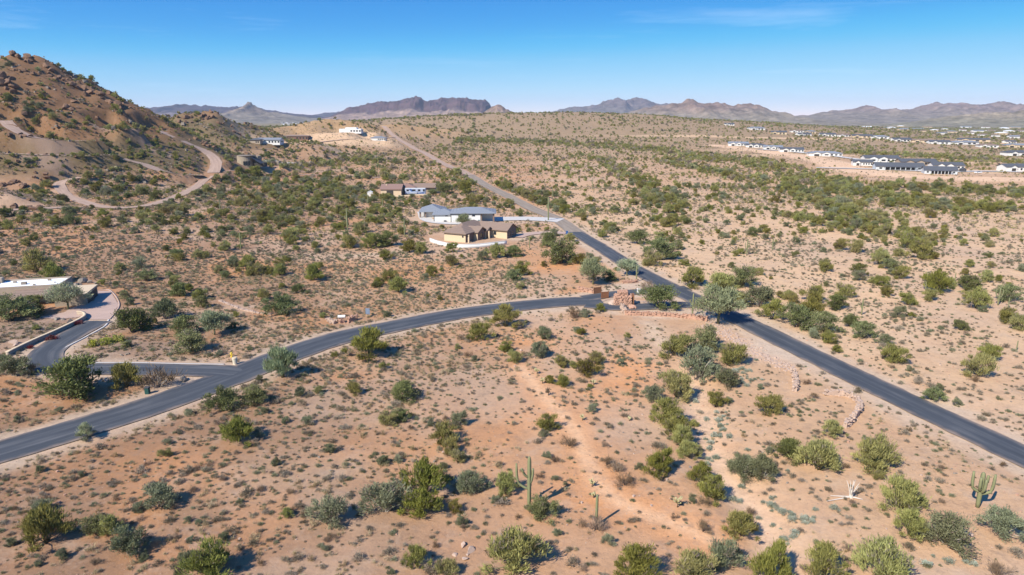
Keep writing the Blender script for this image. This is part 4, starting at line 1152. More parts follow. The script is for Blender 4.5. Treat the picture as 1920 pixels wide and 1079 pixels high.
# ---- stone tower house below the hill
x, y, z, u = footing(461, 310)
e = empty("tower_house", (x, y, z)); s_ = 28 * u / 9.0; e.scale = (s_, s_, s_ * 1.05)
tag(e, "round stone tower house with a dark sloping canopy below the hill", "house"); BUILT.append((x + 4, y, 9 * s_))
M_FIELD = plain("field_stone", (0.30, 0.245, 0.18), 0.95, 0.4, 1.2, bump=0.5, bscale=2)
MB().tube([(0, 0, -1), (0, 0, 5.2)], [4.5, 4.3], 28).build("tower", M_FIELD, e); MB().tube([(0.5, 0, 5.21), (0.5, 0, 5.5)], [4.7, 4.7], 28).build("roof", M_GREYROCK, e); MB().box(-1.5, 6.5, 1.0, 7, -0.5, 4.9).build("back_wing", M_FIELD, e)
for a in (-78, -62, -46): c_, d_ = math.cos(R(a)), math.sin(R(a)); MB().box(4.32 * c_ - .45, 4.32 * c_ + .45, 4.32 * d_ - .35, 4.32 * d_ + .35, 0.6, 2.6).build("window", M_GLASS, e)
MB().poly([(4.4, -3.5, 4.6), (4.4, 3, 4.6), (9.5, 3, 1.4), (9.5, -3.5, 1.4)]).poly([(4.4, -3.5, 4.4), (9.5, -3.5, 1.2), (9.5, 3, 1.2), (4.4, 3, 4.4)]).build("canopy", M_TRIM, e); MB().box(5, 10.5, -1, 4, -0.5, 1.6).build("side_wing", M_DARKDOOR_SHADE, e)
x, y, z, u = footing(511, 313.5)
e = empty("outbuilding", (x, y, z)); s_ = 22 * u / 8.0; e.scale = (s_, s_, s_); MB().box(-4, 4, 0, 6, -1, 3.4).build("wall", M_FIELD, e); MB().box(-7, 1, 1.0, 7, 3.403, 3.6).build("roof", M_DOOR, e); window(e, '+x', 1.5, 4.0, 0.2, 2.6, 4)
tag(e, "square stone outbuilding right of the round tower house", "outbuilding"); BUILT.append((x, y, 5 * s_))
x, y, z, u = footing(540, 312)
e = empty("shade_canopy", (x, y, z)); s_ = 24 * u / 9.0; e.scale = (s_, s_, s_); MB().box(-4.5, 4.5, -2, 2, 2.2, 2.4).build("roof", M_CONC, e)
for a in (-4.2, 4.0): MB().box(a, a + .25, -1.8, -1.55, -0.4, 2.19).build("post", M_TRIM, e); MB().box(a, a + .25, 1.5, 1.75, -0.4, 2.19).build("post", M_TRIM, e)
tag(e, "pale flat shade canopy right of the stone outbuilding", "canopy"); BUILT.append((x, y, 5 * s_))


# ---- houses further off
def far_house(px0, px1, base, label, group=None, wall=None, roof=None, style="gable", yaw=0.0, wh=3.2, rh=1.9, depth=None, detail=2, gables=1, garage=True, name="house"):
    """a ranch house seen from afar, its width taken from its spread in the view"""
    x, y, z, u = footing((px0 + px1) / 2, base); w = (px1 - px0) * u; d = depth or min(13.0, max(7.0, w * 0.55)); wall, roof = wall or M_WHITE, roof or M_RDARK
    e = empty(name, (x, y, z), yaw); BUILT.append((x, y + d / 2, max(w, d) * 0.55))
    k = max(0.92, min(1.15, w / 20)); wh, rh = wh * k, rh * k
    if style == "gable":
        MB().gable_wall(-w / 2, w / 2, 0, d, -1.2, wh, rh, 'x').build("wall", wall, e); MB().gable(-w / 2 - 0.6, w / 2 + 0.6, -0.7, d + 0.7, wh - 0.1, rh + 0.12, 'x').build("roof", roof, e)
    elif style == "flat":
        MB().box(-w / 2, w / 2, 0, d, -1.2, wh).build("wall", wall, e); MB().box(-w / 2 + 0.3, w / 2 - 0.3, 0.3, d - 0.3, wh + 0.003, wh + 0.12).build("roof", M_ROOFTOP, e)
        MB().box(-w * 0.22, w * 0.28, 1.5, d - 1, wh + 0.125, wh * 1.45).build("upper_block", wall, e)
    else:
        MB().box(-w / 2, w / 2, 0, d, -1.2, wh).build("wall", wall, e); MB().hip(-w / 2 - 0.6, w / 2 + 0.6, -0.7, d + 0.7, wh + 0.003, rh).build("roof", roof, e)
    if detail >= 1 and gables:
        for i in range(gables):
            c = -w / 2 + w * (0.22 + 0.5 * i / max(1, gables - 0.3)); gw = w * 0.24
            MB().gable_wall(c - gw / 2, c + gw / 2, -1.6, d * 0.4, -1.2, wh * 0.98, rh * 0.72, 'y').build("front_wing", wall, e); MB().gable(c - gw / 2 - .4, c + gw / 2 + .4, -2.1, d * 0.4, wh * 0.95, rh * 0.74, 'y').build("roof", roof, e)
            if garage and i == 0: panel(e, "garage_door", '-y', c - gw * 0.32, c + gw * 0.32, 0, wh * 0.72, -1.6, M_DARKDOOR_SHADE)
            elif detail >= 2: window(e, '-y', c - gw * 0.25, c + gw * 0.25, wh * 0.3, wh * 0.72, -1.6)
    if detail >= 2 and style == "gable" and gables == 0:
        panel(e, "porch_shade_panel", '-y', -w * 0.30, w * 0.30, 0.1, wh * 0.78, 0.0, M_DARKDOOR_SHADE, 0.05)  # dark panel paints the porch's shade onto the front wall
        for i in range(7): MB().box(-w * 0.32 + w * 0.106 * i - .2, -w * 0.32 + w * 0.106 * i + .2, -2.2, -1.8, -1, wh * 0.86).build("porch_post", wall, e)
        MB().poly([(-w * 0.34, -2.6, wh * 0.88), (w * 0.34, -2.6, wh * 0.88), (w * 0.34, 0.3, wh + 0.12), (-w * 0.34, 0.3, wh + 0.12)]).build("porch_roof", roof, e)
        window(e, '-y', w * 0.37, w * 0.43, wh * 0.3, wh * 0.7, 0.0); window(e, '-y', -w * 0.43, -w * 0.37, wh * 0.3, wh * 0.7, 0.0)
        for q in (0.25, 0.45, 0.65): window(e, '+x', d * q, d * (q + 0.09), wh * 0.35, wh * 0.8, w / 2)
    elif detail >= 2:
        for i in range(4):
            c = w * (0.02 + 0.13 * i); window(e, '-y', c, c + w * 0.07, wh * 0.25, wh * 0.7, 0.0)
        window(e, '+x', d * 0.3, d * 0.45, wh * 0.3, wh * 0.7, w / 2); window(e, '+x', d * 0.6, d * 0.75, wh * 0.3, wh * 0.7, w / 2)
    elif detail == 1:
        for i in range(2): window(e, '-y', w * (0.05 + 0.2 * i), w * (0.16 + 0.2 * i), wh * 0.2, wh * 0.7, 0.0)
    return tag(e, label, "house", group)


far_house(483, 523, 269.5, "long grey-roofed house with white garage front left of the dirt lot", roof=M_RGREY, style="gable", rh=1.5, gables=1, detail=2)
far_house(470, 487, 268.5, "small dark green-grey annex left of the long grey-roofed house", wall=M_TAUPE, roof=M_RDARK, style="hip", detail=1, gables=0, name="annex")
far_house(534, 576, 262.5, "dark brown low house behind the long grey-roofed one", wall=plain("brown_board", (0.17, 0.10, 0.07), 0.9, 0.2), roof=M_RBROWN, style="hip", rh=1.4, gables=0, detail=2)
far_house(637, 676, 249, "white modern house on the shoulder of the tan hill", style="flat", wh=3.6, gables=0, detail=2)
far_house(695, 722, 266, "white house with blue-grey roof beside the climbing dirt road", roof=M_RGREY, style="hip", wh=3.6, gables=0, detail=2)
far_house(1603, 1632, 311, "white gabled garage house at the left end of the farmhouse cluster", style="gable", yaw=R(-14), gables=1)
far_house(1628, 1680, 304.5, "white farmhouse with charcoal roof at the back of the cluster's left", style="gable", yaw=R(-8), gables=2, garage=False)
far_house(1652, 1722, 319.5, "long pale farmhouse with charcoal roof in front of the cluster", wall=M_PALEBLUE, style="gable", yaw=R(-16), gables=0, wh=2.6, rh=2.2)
far_house(1696, 1750, 311, "dark-roofed house with brown gables behind the cluster's middle", wall=M_TAUPE, style="gable", yaw=R(-6), gables=2, wh=2.6)
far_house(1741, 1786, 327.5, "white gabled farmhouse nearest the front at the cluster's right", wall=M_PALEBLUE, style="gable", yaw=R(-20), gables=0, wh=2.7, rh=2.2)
far_house(1757, 1801, 317, "grey-roofed house behind the nearest farmhouse at the cluster's right", style="gable", yaw=R(-10), gables=2, wh=2.6)
far_house(1892, 1932, 321.5, "white house with dark roof cut by the right edge, nearer one", style="gable", gables=1)
far_house(1895, 1932, 293, "white house with dark roof cut by the right edge, farther one", style="hip", gables=1, detail=1)
for n_, (a, b, s_, w_) in enumerate(((1368, 1401, 274, "first"), (1401, 1434, 277, "second"), (1434, 1465, 280.5, "third"), (1466, 1504, 285.5, "fourth"), (1522, 1574, 293.5, "fifth"))):
    far_house(a, b, s_, "white dark-roofed house, %s from the left in the diagonal row on the graded lot" % w_, "new houses on the graded lot", roof=M_RDARK if n_ % 2 else M_RGREY, style="hip" if n_ in (1, 4) else "gable", gables=2, yaw=R(-12), wh=2.6, rh=1.6)
MIDROW = [(1360, 1376, 235.5), (1407, 1434, 244), (1448, 1473, 252), (1485, 1506, 249), (1510, 1528, 250), (1498, 1521, 255), (1541, 1565, 256), (1573, 1597, 257), (1602, 1632, 259), (1636, 1664, 260.5), (1678, 1708, 266), (1715, 1747, 268), (1748, 1778, 271), (1792, 1833, 271.5), (1804, 1848, 266), (1842, 1868, 277), (1893, 1926, 277), (1888, 1905, 269)]
ORD = ["first", "second", "third", "fourth", "fifth", "sixth", "seventh", "eighth", "ninth", "tenth", "eleventh", "twelfth", "thirteenth", "fourteenth", "fifteenth", "sixteenth", "seventeenth", "eighteenth"]
for i, (a, b, s_) in enumerate(sorted(MIDROW)):
    far_house(a, b, s_, "pale house in the long row behind the farmhouses, %s from the left" % ORD[i], "long row of pale houses across the plain", wall=(M_WHITE, M_WHITE, M_BEIGE)[i % 3], roof=(M_RDARK, M_RGREY, M_RDARK, M_RBROWN)[i % 4], style=("gable", "hip")[i % 2], gables=1, detail=1, yaw=R((-8, 6, -14)[i % 3]), wh=2.8, rh=1.7)
def ordinal(n):
    one = ["first", "second", "third", "fourth", "fifth", "sixth", "seventh", "eighth", "ninth", "tenth", "eleventh", "twelfth", "thirteenth", "fourteenth", "fifteenth", "sixteenth", "seventeenth", "eighteenth", "nineteenth"]
    if n < 20: return one[n - 1]
    return ("twentieth", "thirtieth", "fortieth")[n // 10 - 2] if n % 10 == 0 else ("twenty-", "thirty-", "forty-")[n // 10 - 2] + one[n % 10 - 1]


def plain_house(px, py, hw, label, group=None, **kw):
    """a house standing on the level valley floor beyond the hills"""
    vx, vy, vz = (float(q) for q in sight(px, py)); t = CAM_Z / max(-vz, 0.0078); x, y = vx * t, vy * t
    global footing
    keep = footing; footing = lambda *_: (x, y, ground(x, y), math.hypot(x, y) / 1280)
    e = far_house(px - hw, px + hw, py, label, group, **kw); footing = keep; return e


g_ = np.random.default_rng(77)
FARTOWN = sorted(((1640, 240), (1690, 238.5), (1700, 241), (1727, 243), (1740, 240), (1758, 246), (1773, 245), (1781, 239), (1802, 239), (1813, 240), (1826, 239), (1850, 241), (1885, 242), (1905, 241), (1785, 256), (1806, 250), (1880, 257), (1893, 251), (1916, 250), (1665, 243), (1655, 247), (1860, 247), (1835, 252), (1715, 250), (1912, 260), (1416, 229), (1366, 229), (1468, 232), (1450, 230), (1672, 252), (1694, 255), (1733, 256), (1752, 253), (1768, 260), (1820, 258), (1846, 261), (1868, 263), (1902, 266), (1626, 249)))
for i, (a, s_) in enumerate(FARTOWN):
    plain_house(a, s_, g_.uniform(4.0, 8), "tiny pale house in the far town under the right-hand mountains, %s from the left" % ordinal(i + 1), "houses of the far town at right", wall=(M_WHITE, M_BEIGE, M_WHITE)[g_.integers(0, 3)], roof=(M_RGREY, M_ROOFTOP, M_RBROWN)[g_.integers(0, 3)], style=("hip", "gable")[g_.integers(0, 2)], detail=0, wh=3.4, rh=1.5)
VALLEY = sorted((float(g_.uniform(524, 606)), float(g_.uniform(231.5, 239.5))) for i in range(30))
for i, (a, s_) in enumerate(VALLEY):
    plain_house(a, s_, g_.uniform(1.4, 3.0), "tiny white house in the valley town beyond the tan hill, %s from the left" % ordinal(i + 1), "houses of the valley town", roof=(M_RGREY, M_ROOFTOP)[i % 2], style="hip", detail=0, wh=4.0, rh=1.4)
for (a, b, s_, lab) in ((743, 762, 229, "large pale building at the foot of the mesa"), (768, 779, 229.5, "low white building right of the large one under the mesa"), (795, 808, 229, "white building farthest right at the foot of the mesa"), (1286, 1305, 228, "isolated white building on the plain in front of the brown hills")):
    plain_house((a + b) / 2, s_, (b - a) / 2, lab, style="flat", wh=8.0, depth=22, gables=0, detail=0, name="building")


def car(px, py, yaw, paint, label, pickup=False):
    x, y, z, u = footing(px, py); e = empty("pickup_truck" if pickup else "parked_car", (x, y, z), yaw); L_ = 5.4 if pickup else 4.5
    MB().prism([(-L_ / 2, -0.85), (L_ / 2 - 0.25, -0.9), (L_ / 2, -0.6), (L_ / 2, 0.6), (L_ / 2 - 0.25, 0.9), (-L_ / 2, 0.85)], 0.35, 0.95).build("body", paint, e)
    c0, c1 = (-0.4, 1.3) if pickup else (-1.7, 1.2)
    n = MB(); n.v = [(c0, -.8, .955), (c1, -.8, .955), (c1, .8, .955), (c0, .8, .955), (c0 + .25, -.68, 1.6), (c1 - .6, -.68, 1.6), (c1 - .6, .68, 1.6), (c0 + .25, .68, 1.6)]
    n.f = [(0, 1, 5, 4), (1, 2, 6, 5), (2, 3, 7, 6), (3, 0, 4, 7)]; n.build("windows", M_GLASS, e); MB().box(c0 + .2, c1 - .55, -.7, .7, 1.603, 1.66).build("roof", paint, e)
    for a in (-L_ * 0.3, L_ * 0.31):
        for b in (-0.78, 0.78): wheel(e, a, b, 0.34, 0.22)
    tag(e, label, "truck" if pickup else "car")


M_CARW = plain("white_car_paint", (0.8, 0.8, 0.8), 0.3, 0.03, spec=0.5); M_CARD = plain("dark_car_paint", (0.05, 0.055, 0.06), 0.3, 0.1, spec=0.5)
car(1834, 325.5, R(10), M_CARW, "white pickup truck parked right of the farmhouse cluster", True)
car(594, 269, R(0), M_CARD, "dark truck parked on the dirt lot right of the long house", True)
x, y, z, u = footing(1807, 323); e = empty("shed", (x, y, z)); MB().gable_wall(-1.8, 1.8, 0, 3, -0.5, 2.2, 0.9, 'y').build("wall", M_TRIM, e); MB().gable(-2, 2, -0.2, 3.2, 2.12, 0.95, 'y', 0.12).build("roof", M_RDARK, e); tag(e, "small black shed right of the farmhouse cluster", "shed")

# ---- crags on the hill
for (px_, py_, n_, sp_, sz_, lab) in ((45, 112, 9, 5.5, 3.6, "rocky crown of broken crags on the hill's summit"), (110, 146, 7, 5, 2.6, "rusty crags on the ridge just below the summit"), (170, 176, 9, 6, 2.8, "rusty crags half way down the skyline ridge"), (228, 207, 9, 5, 3.0, "brown crags at the lower end of the skyline ridge"), (128, 196, 6, 4, 2.6, "dark outcrop in the middle of the hillside"),
                                      (12, 160, 6, 5, 4.0, "dark outcrop at the left edge of the hillside"), (345, 226, 6, 4, 2.8, "red outcrop on the saddle right of the hill"), (398, 219, 8, 5, 2.6, "stony crest of the small hill in front of the far range"), (375, 268, 9, 6, 2.3, "orange-brown outcrop above the stone tower house"), (60, 275, 7, 8, 1.8, "pink rocks in the terrace cutting"),
                                      (15, 345, 7, 6, 2.6, "dark rocks at the left edge below the terraces"), (30, 385, 7, 6, 2.2, "dark rocks at the left edge by the lowest track"), (440, 228, 5, 4, 2.2, "small red outcrop at the right end of the small hill"), (70, 330, 5, 5, 2.0, "brown rock heap beside the track loop")):
    boulders("rock_outcrop", px_, py_, int(n_ * 1.8), sp_, sz_ * 0.6, lab, M_BROWNROCK, 900 + px_, "outcrop", 0.8)
# ------------------------------------------------------------------ plants: materials
def foliage_mat(name, c0, c1, trans=0.25, hue=0.02, wood=0.17):
    m = bpy.data.materials.new(name); m.use_nodes = True
    nt = m.node_tree; N, L = nt.nodes, nt.links; N.clear()
    out = N.new("ShaderNodeOutputMaterial")
    at = N.new("ShaderNodeAttribute"); at.attribute_name = "tint"
    oi = N.new("ShaderNodeObjectInfo")
    col = mix_rgb(nt, at.outputs['Fac'], c0, c1)
    if wood: col = mix_rgb(nt, ramp(nt, at.outputs['Fac'], [(wood - 0.02, gray(1)), (wood + 0.02, gray(0))]), col, (0.25, 0.20, 0.155))
    h = N.new("ShaderNodeHueSaturation")
    L.new(col, h.inputs['Color'])
    L.new(math_node(nt, 'ADD', math_node(nt, 'MULTIPLY', oi.outputs['Random'], 2 * hue), 0.5 - hue), h.inputs['Hue'])
    rv = math_node(nt, 'FRACT', math_node(nt, 'MULTIPLY', oi.outputs['Random'], 17.31))
    L.new(math_node(nt, 'ADD', math_node(nt, 'MULTIPLY', rv, 0.5), 0.75), h.inputs['Value'])
    L.new(math_node(nt, 'ADD', math_node(nt, 'MULTIPLY', rv, -0.25), 1.1), h.inputs['Saturation'])
    d = N.new("ShaderNodeBsdfDiffuse"); t = N.new("ShaderNodeBsdfTranslucent"); mx = N.new("ShaderNodeMixShader")
    mx.inputs[0].default_value = trans
    L.new(h.outputs[0], d.inputs[0]); L.new(h.outputs[0], t.inputs[0])
    L.new(d.outputs[0], mx.inputs[1]); L.new(t.outputs[0], mx.inputs[2]); L.new(mx.outputs[0], out.inputs[0])
    return m


F_PALO = foliage_mat("palo_verde_foliage", (0.150, 0.152, 0.044), (0.400, 0.380, 0.115))
F_PALE = foliage_mat("pale_palo_verde_foliage", (0.173, 0.202, 0.105), (0.396, 0.430, 0.244))
F_MESQ = foliage_mat("mesquite_foliage", (0.106, 0.118, 0.046), (0.275, 0.288, 0.115))
F_IRON = foliage_mat("ironwood_foliage", (0.128, 0.138, 0.074), (0.305, 0.315, 0.180))
F_CREO = foliage_mat("creosote_foliage", (0.148, 0.142, 0.044), (0.372, 0.345, 0.112))
F_BRIT = foliage_mat("brittlebush_foliage", (0.185, 0.205, 0.150), (0.390, 0.420, 0.325), 0.1)
F_BURS = foliage_mat("bursage_foliage", (0.138, 0.113, 0.076), (0.345, 0.287, 0.207), 0.1, 0.01)
F_DRY = foliage_mat("dry_twigs", (0.132, 0.09, 0.054), (0.312, 0.222, 0.144), 0.05, 0.01)
F_STRAW = foliage_mat("straw_grass", (0.300, 0.225, 0.120), (0.520, 0.410, 0.245), 0.2, 0.01)
F_RED = foliage_mat("bougainvillea_foliage", (0.10, 0.03, 0.03), (0.30, 0.06, 0.06), 0.2, 0.01)
F_YEL = foliage_mat("yellow_flowers", (0.12, 0.15, 0.03), (0.50, 0.46, 0.05), 0.2, 0.01)
M_BARK = plain("bark", (0.13, 0.105, 0.085), 0.95, 0.25, 3.0)
M_GREENBARK = plain("green_bark", (0.17, 0.165, 0.085), 0.9, 0.2, 3.0)
M_GREYWOOD = plain("grey_wood", (0.36, 0.32, 0.27), 0.95, 0.2, 3.0)

SHAPES = {   # height/width, clumps, twigs, length, width, up, clump spread, lowest clump
    "palo": (0.74, 42, 5200, 0.110, 0.0070, 0.75, 0.047, 0.06),
    "vase": (0.92, 26, 5200, 0.140, 0.0072, 1.00, 0.055, 0.14),
    "mesquite": (0.66, 50, 6000, 0.066, 0.0080, 0.20, 0.049, 0.05),
    "umbrella": (0.80, 34, 8200, 0.085, 0.0070, 0.35, 0.070, 0.36),
    "creosote": (0.72, 26, 3400, 0.150, 0.0080, 1.00, 0.060, 0.06),
    "bursage": (0.48, 14, 520, 0.150, 0.0170, 0.55, 0.110, 0.02),
    "brittle": (0.52, 16, 620, 0.100, 0.0400, 0.55, 0.110, 0.04),
    "dry": (0.60, 14, 620, 0.230, 0.0065, 0.90, 0.090, 0.02),
    "straw": (0.55, 8, 150, 0.300, 0.0180, 1.20, 0.120, 0.00),
    "far": (0.66, 14, 190, 0.170, 0.0600, 0.55, 0.090, 0.04),
    "fartuft": (0.50, 6, 40, 0.260, 0.0700, 0.50, 0.130, 0.00),
}


def crown_data(shape, seed):
    hr, K, n, ln, wd, up, sg, lo = SHAPES[shape]
    g = np.random.default_rng(seed)
    az = g.uniform(0, 2 * math.pi, K); ph = g.uniform(0, 6.28, 3)
    lob = 1 + 0.26 * np.sin(2 * az + ph[0]) + 0.18 * np.sin(3 * az + ph[1]) + 0.14 * np.sin(5 * az + ph[2])
    q = g.random(K) ** 0.55
    el = g.random(K) ** 0.85
    rad = 0.40 * lob * q * np.cos(el * 1.25) ** 0.6
    top = hr * (0.66 + 0.50 * g.random(K))
    z = lo + (top - lo - ln * 0.5) * np.sin(el * 1.45) * (1 - 0.25 * q * (shape != "creosote"))
    z = np.maximum(z, lo)
    C = np.c_[rad * np.cos(az), rad * np.sin(az), z]
    size = 0.6 + 0.8 * g.random(K)
    w = size / size.sum(); ci = g.choice(K, n, p=w)
    off = g.normal(0, 1, (n, 3)) * (sg * size[ci])[:, None] * np.array((1, 1, 0.75))
    base = C[ci] + off
    base[:, 2] = np.maximum(base[:, 2], 0.01)
    core = np.array((0, 0, lo * 0.3))
    d = base - core; d /= np.linalg.norm(d, axis=1)[:, None] + 1e-6
    d = d * 0.9 + np.array((0, 0, up)) + g.normal(0, 0.55, (n, 3)); d /= np.linalg.norm(d, axis=1)[:, None]
    r = g.normal(0, 1, (n, 3)); s = np.cross(d, r); s /= np.linalg.norm(s, axis=1)[:, None] + 1e-6
    L = ln * g.uniform(0.55, 1.25, n)[:, None]; W = wd * g.uniform(0.6, 1.4, n)[:, None]
    p0, p2 = base - d * L * 0.35, base + d * L * 0.65
    mid = base + d * L * 0.1
    V = np.stack([p0, mid + s * W, p2, mid - s * W], 1).reshape(-1, 3)
    V[:, 2] = np.maximum(V[:, 2], 0.0)
    kx, kz = 0.5 / np.percentile(np.hypot(V[:, 0], V[:, 1]), 96), hr / np.percentile(V[:, 2], 99)
    V = V * np.array((kx, kx, kz)); C = C * np.array((kx, kx, kz))
    F = np.arange(n * 4).reshape(n, 4)
    clump = g.random(K)
    tint = np.clip(0.55 * clump[ci] + 0.45 * g.random(n), 0, 1)
    return V, F, np.repeat(tint, 4), C


def crown_mesh(name, shape, seed, mat):
    V, F, T, C = crown_data(shape, seed)
    me = mesh_np(name, V, F, mat)
    a = me.attributes.new("tint", 'FLOAT', 'POINT'); a.data.foreach_set("value", T.astype(np.float32))
    return me, C


def stems_mesh(name, C, shape, seed, mat):
    g = np.random.default_rng(seed + 500); mb = MB()
    if shape == "umbrella":
        mb.tube([(0, 0, -0.05), (0.015, 0.01, 0.12), (0.0, 0.02, 0.26)], [0.035, 0.028, 0.024], 7)
        for c in C[:16]:
            mb.tube([(0.0, 0.02, 0.22), (c[0] * 0.5, c[1] * 0.5, 0.22 + (c[2] - 0.22) * 0.65), tuple(c)], [0.02, 0.012, 0.004], 5)
    else:
        for c in C[:14]:
            a = g.uniform(0, 6.28); b = 0.03
            mb.tube([(b * math.cos(a), b * math.sin(a), -0.04), (c[0] * 0.45 + g.normal(0, .02), c[1] * 0.45 + g.normal(0, .02), c[2] * 0.55), tuple(c)], [0.013, 0.009, 0.003], 5)
    return mb.mesh(name, mat, True)


SPECIES = {   # name, category, crown shape, foliage, stem material, crown part name, stem part name
    "palo": ("palo_verde_tree", "tree", "palo", F_PALO, M_GREENBARK),
    "pale": ("palo_verde_tree", "tree", "umbrella", F_PALE, M_GREENBARK),
    "vase": ("palo_verde_tree", "tree", "vase", F_PALE, M_GREENBARK),
    "mesq": ("mesquite_tree", "tree", "mesquite", F_MESQ, M_BARK),
    "iron": ("ironwood_tree", "tree", "mesquite", F_IRON, M_GREYWOOD),
    "creo": ("creosote_bush", "bush", "creosote", F_CREO, M_BARK),
    "gray": ("grey_thorn_bush", "bush", "creosote", F_IRON, M_GREYWOOD),
    "brit": ("brittlebush", "bush", "brittle", F_BRIT, M_GREYWOOD),
    "burs": ("bursage_shrub", "shrub", "bursage", F_BURS, M_BARK),
    "dry": ("dry_shrub", "shrub", "dry", F_DRY, M_BARK),
    "bare": ("leafless_tree", "tree", "dry", F_DRY, M_GREYWOOD),
    "red": ("bougainvillea", "bush", "brittle", F_RED, M_BARK),
    "yel": ("flowering_shrub", "bush", "brittle", F_YEL, M_BARK),
}
_bank = {}


def bank(kind):
    if kind not in _bank:
        nm, cat, shp, fol, bark = SPECIES[kind]; out = []
        for s in range(3 if kind in ("red", "yel", "bare", "brit", "dry") else 8):
            cm, C = crown_mesh(nm + "_crown", shp, 1000 + 37 * s + hash_name(kind), fol)
            tm = stems_mesh(nm + "_trunk", C, shp, 1000 + 37 * s, bark)
            out.append((cm, tm))
        _bank[kind] = out
    return _bank[kind]


def hash_name(s): return sum((i + 3) * ord(c) for i, c in enumerate(s)) % 900


_turn = [0]


def plant(kind, x, y, width, label, group=None, parts=True, z=None, tall=1.0):
    nm, cat = SPECIES[kind][:2]
    _turn[0] += 1; i = _turn[0]
    b = bank(kind); cm, tm = b[(i * 5) % len(b)]
    z = ground(x, y) if z is None else z
    rz = (i * 2.399) % 6.283
    sq = 0.9 + 0.2 * ((i * 0.618) % 1)
    if parts:
        e = empty(nm, (x, y, z - 0.03), rz); e.scale = (width * sq, width / sq, width * tall * (0.92 + 0.16 * ((i * 0.37) % 1)))
        link("crown", cm, e); link("trunk", tm, e)
    else:
        e = link(nm, cm, None, (x, y, z - 0.03)); e.rotation_euler = (0, 0, rz); e.scale = (width * sq, width / sq, width * tall * (0.92 + 0.16 * ((i * 0.37) % 1)))
    tag(e, label, cat, group)
    return e


TAKEN = []    # (x, y, radius) of plants already standing


def place(kind, cx, cy, w, label, group=None, tall=1.0):
    hr = SHAPES[SPECIES[kind][2]][0]
    x, y = survey(cx, cy + 0.34 * w * tall * min(1, hr + 0.2))
    dist = math.sqrt(x * x + y * y + CAM_Z ** 2)
    width = w * dist / 1280 / math.sqrt(1 + ((cx - 960) / 1280) ** 2) * 0.97
    TAKEN.append((x, y, width * 0.5))
    return plant(kind, x, y, width, label, group, True, None, tall)


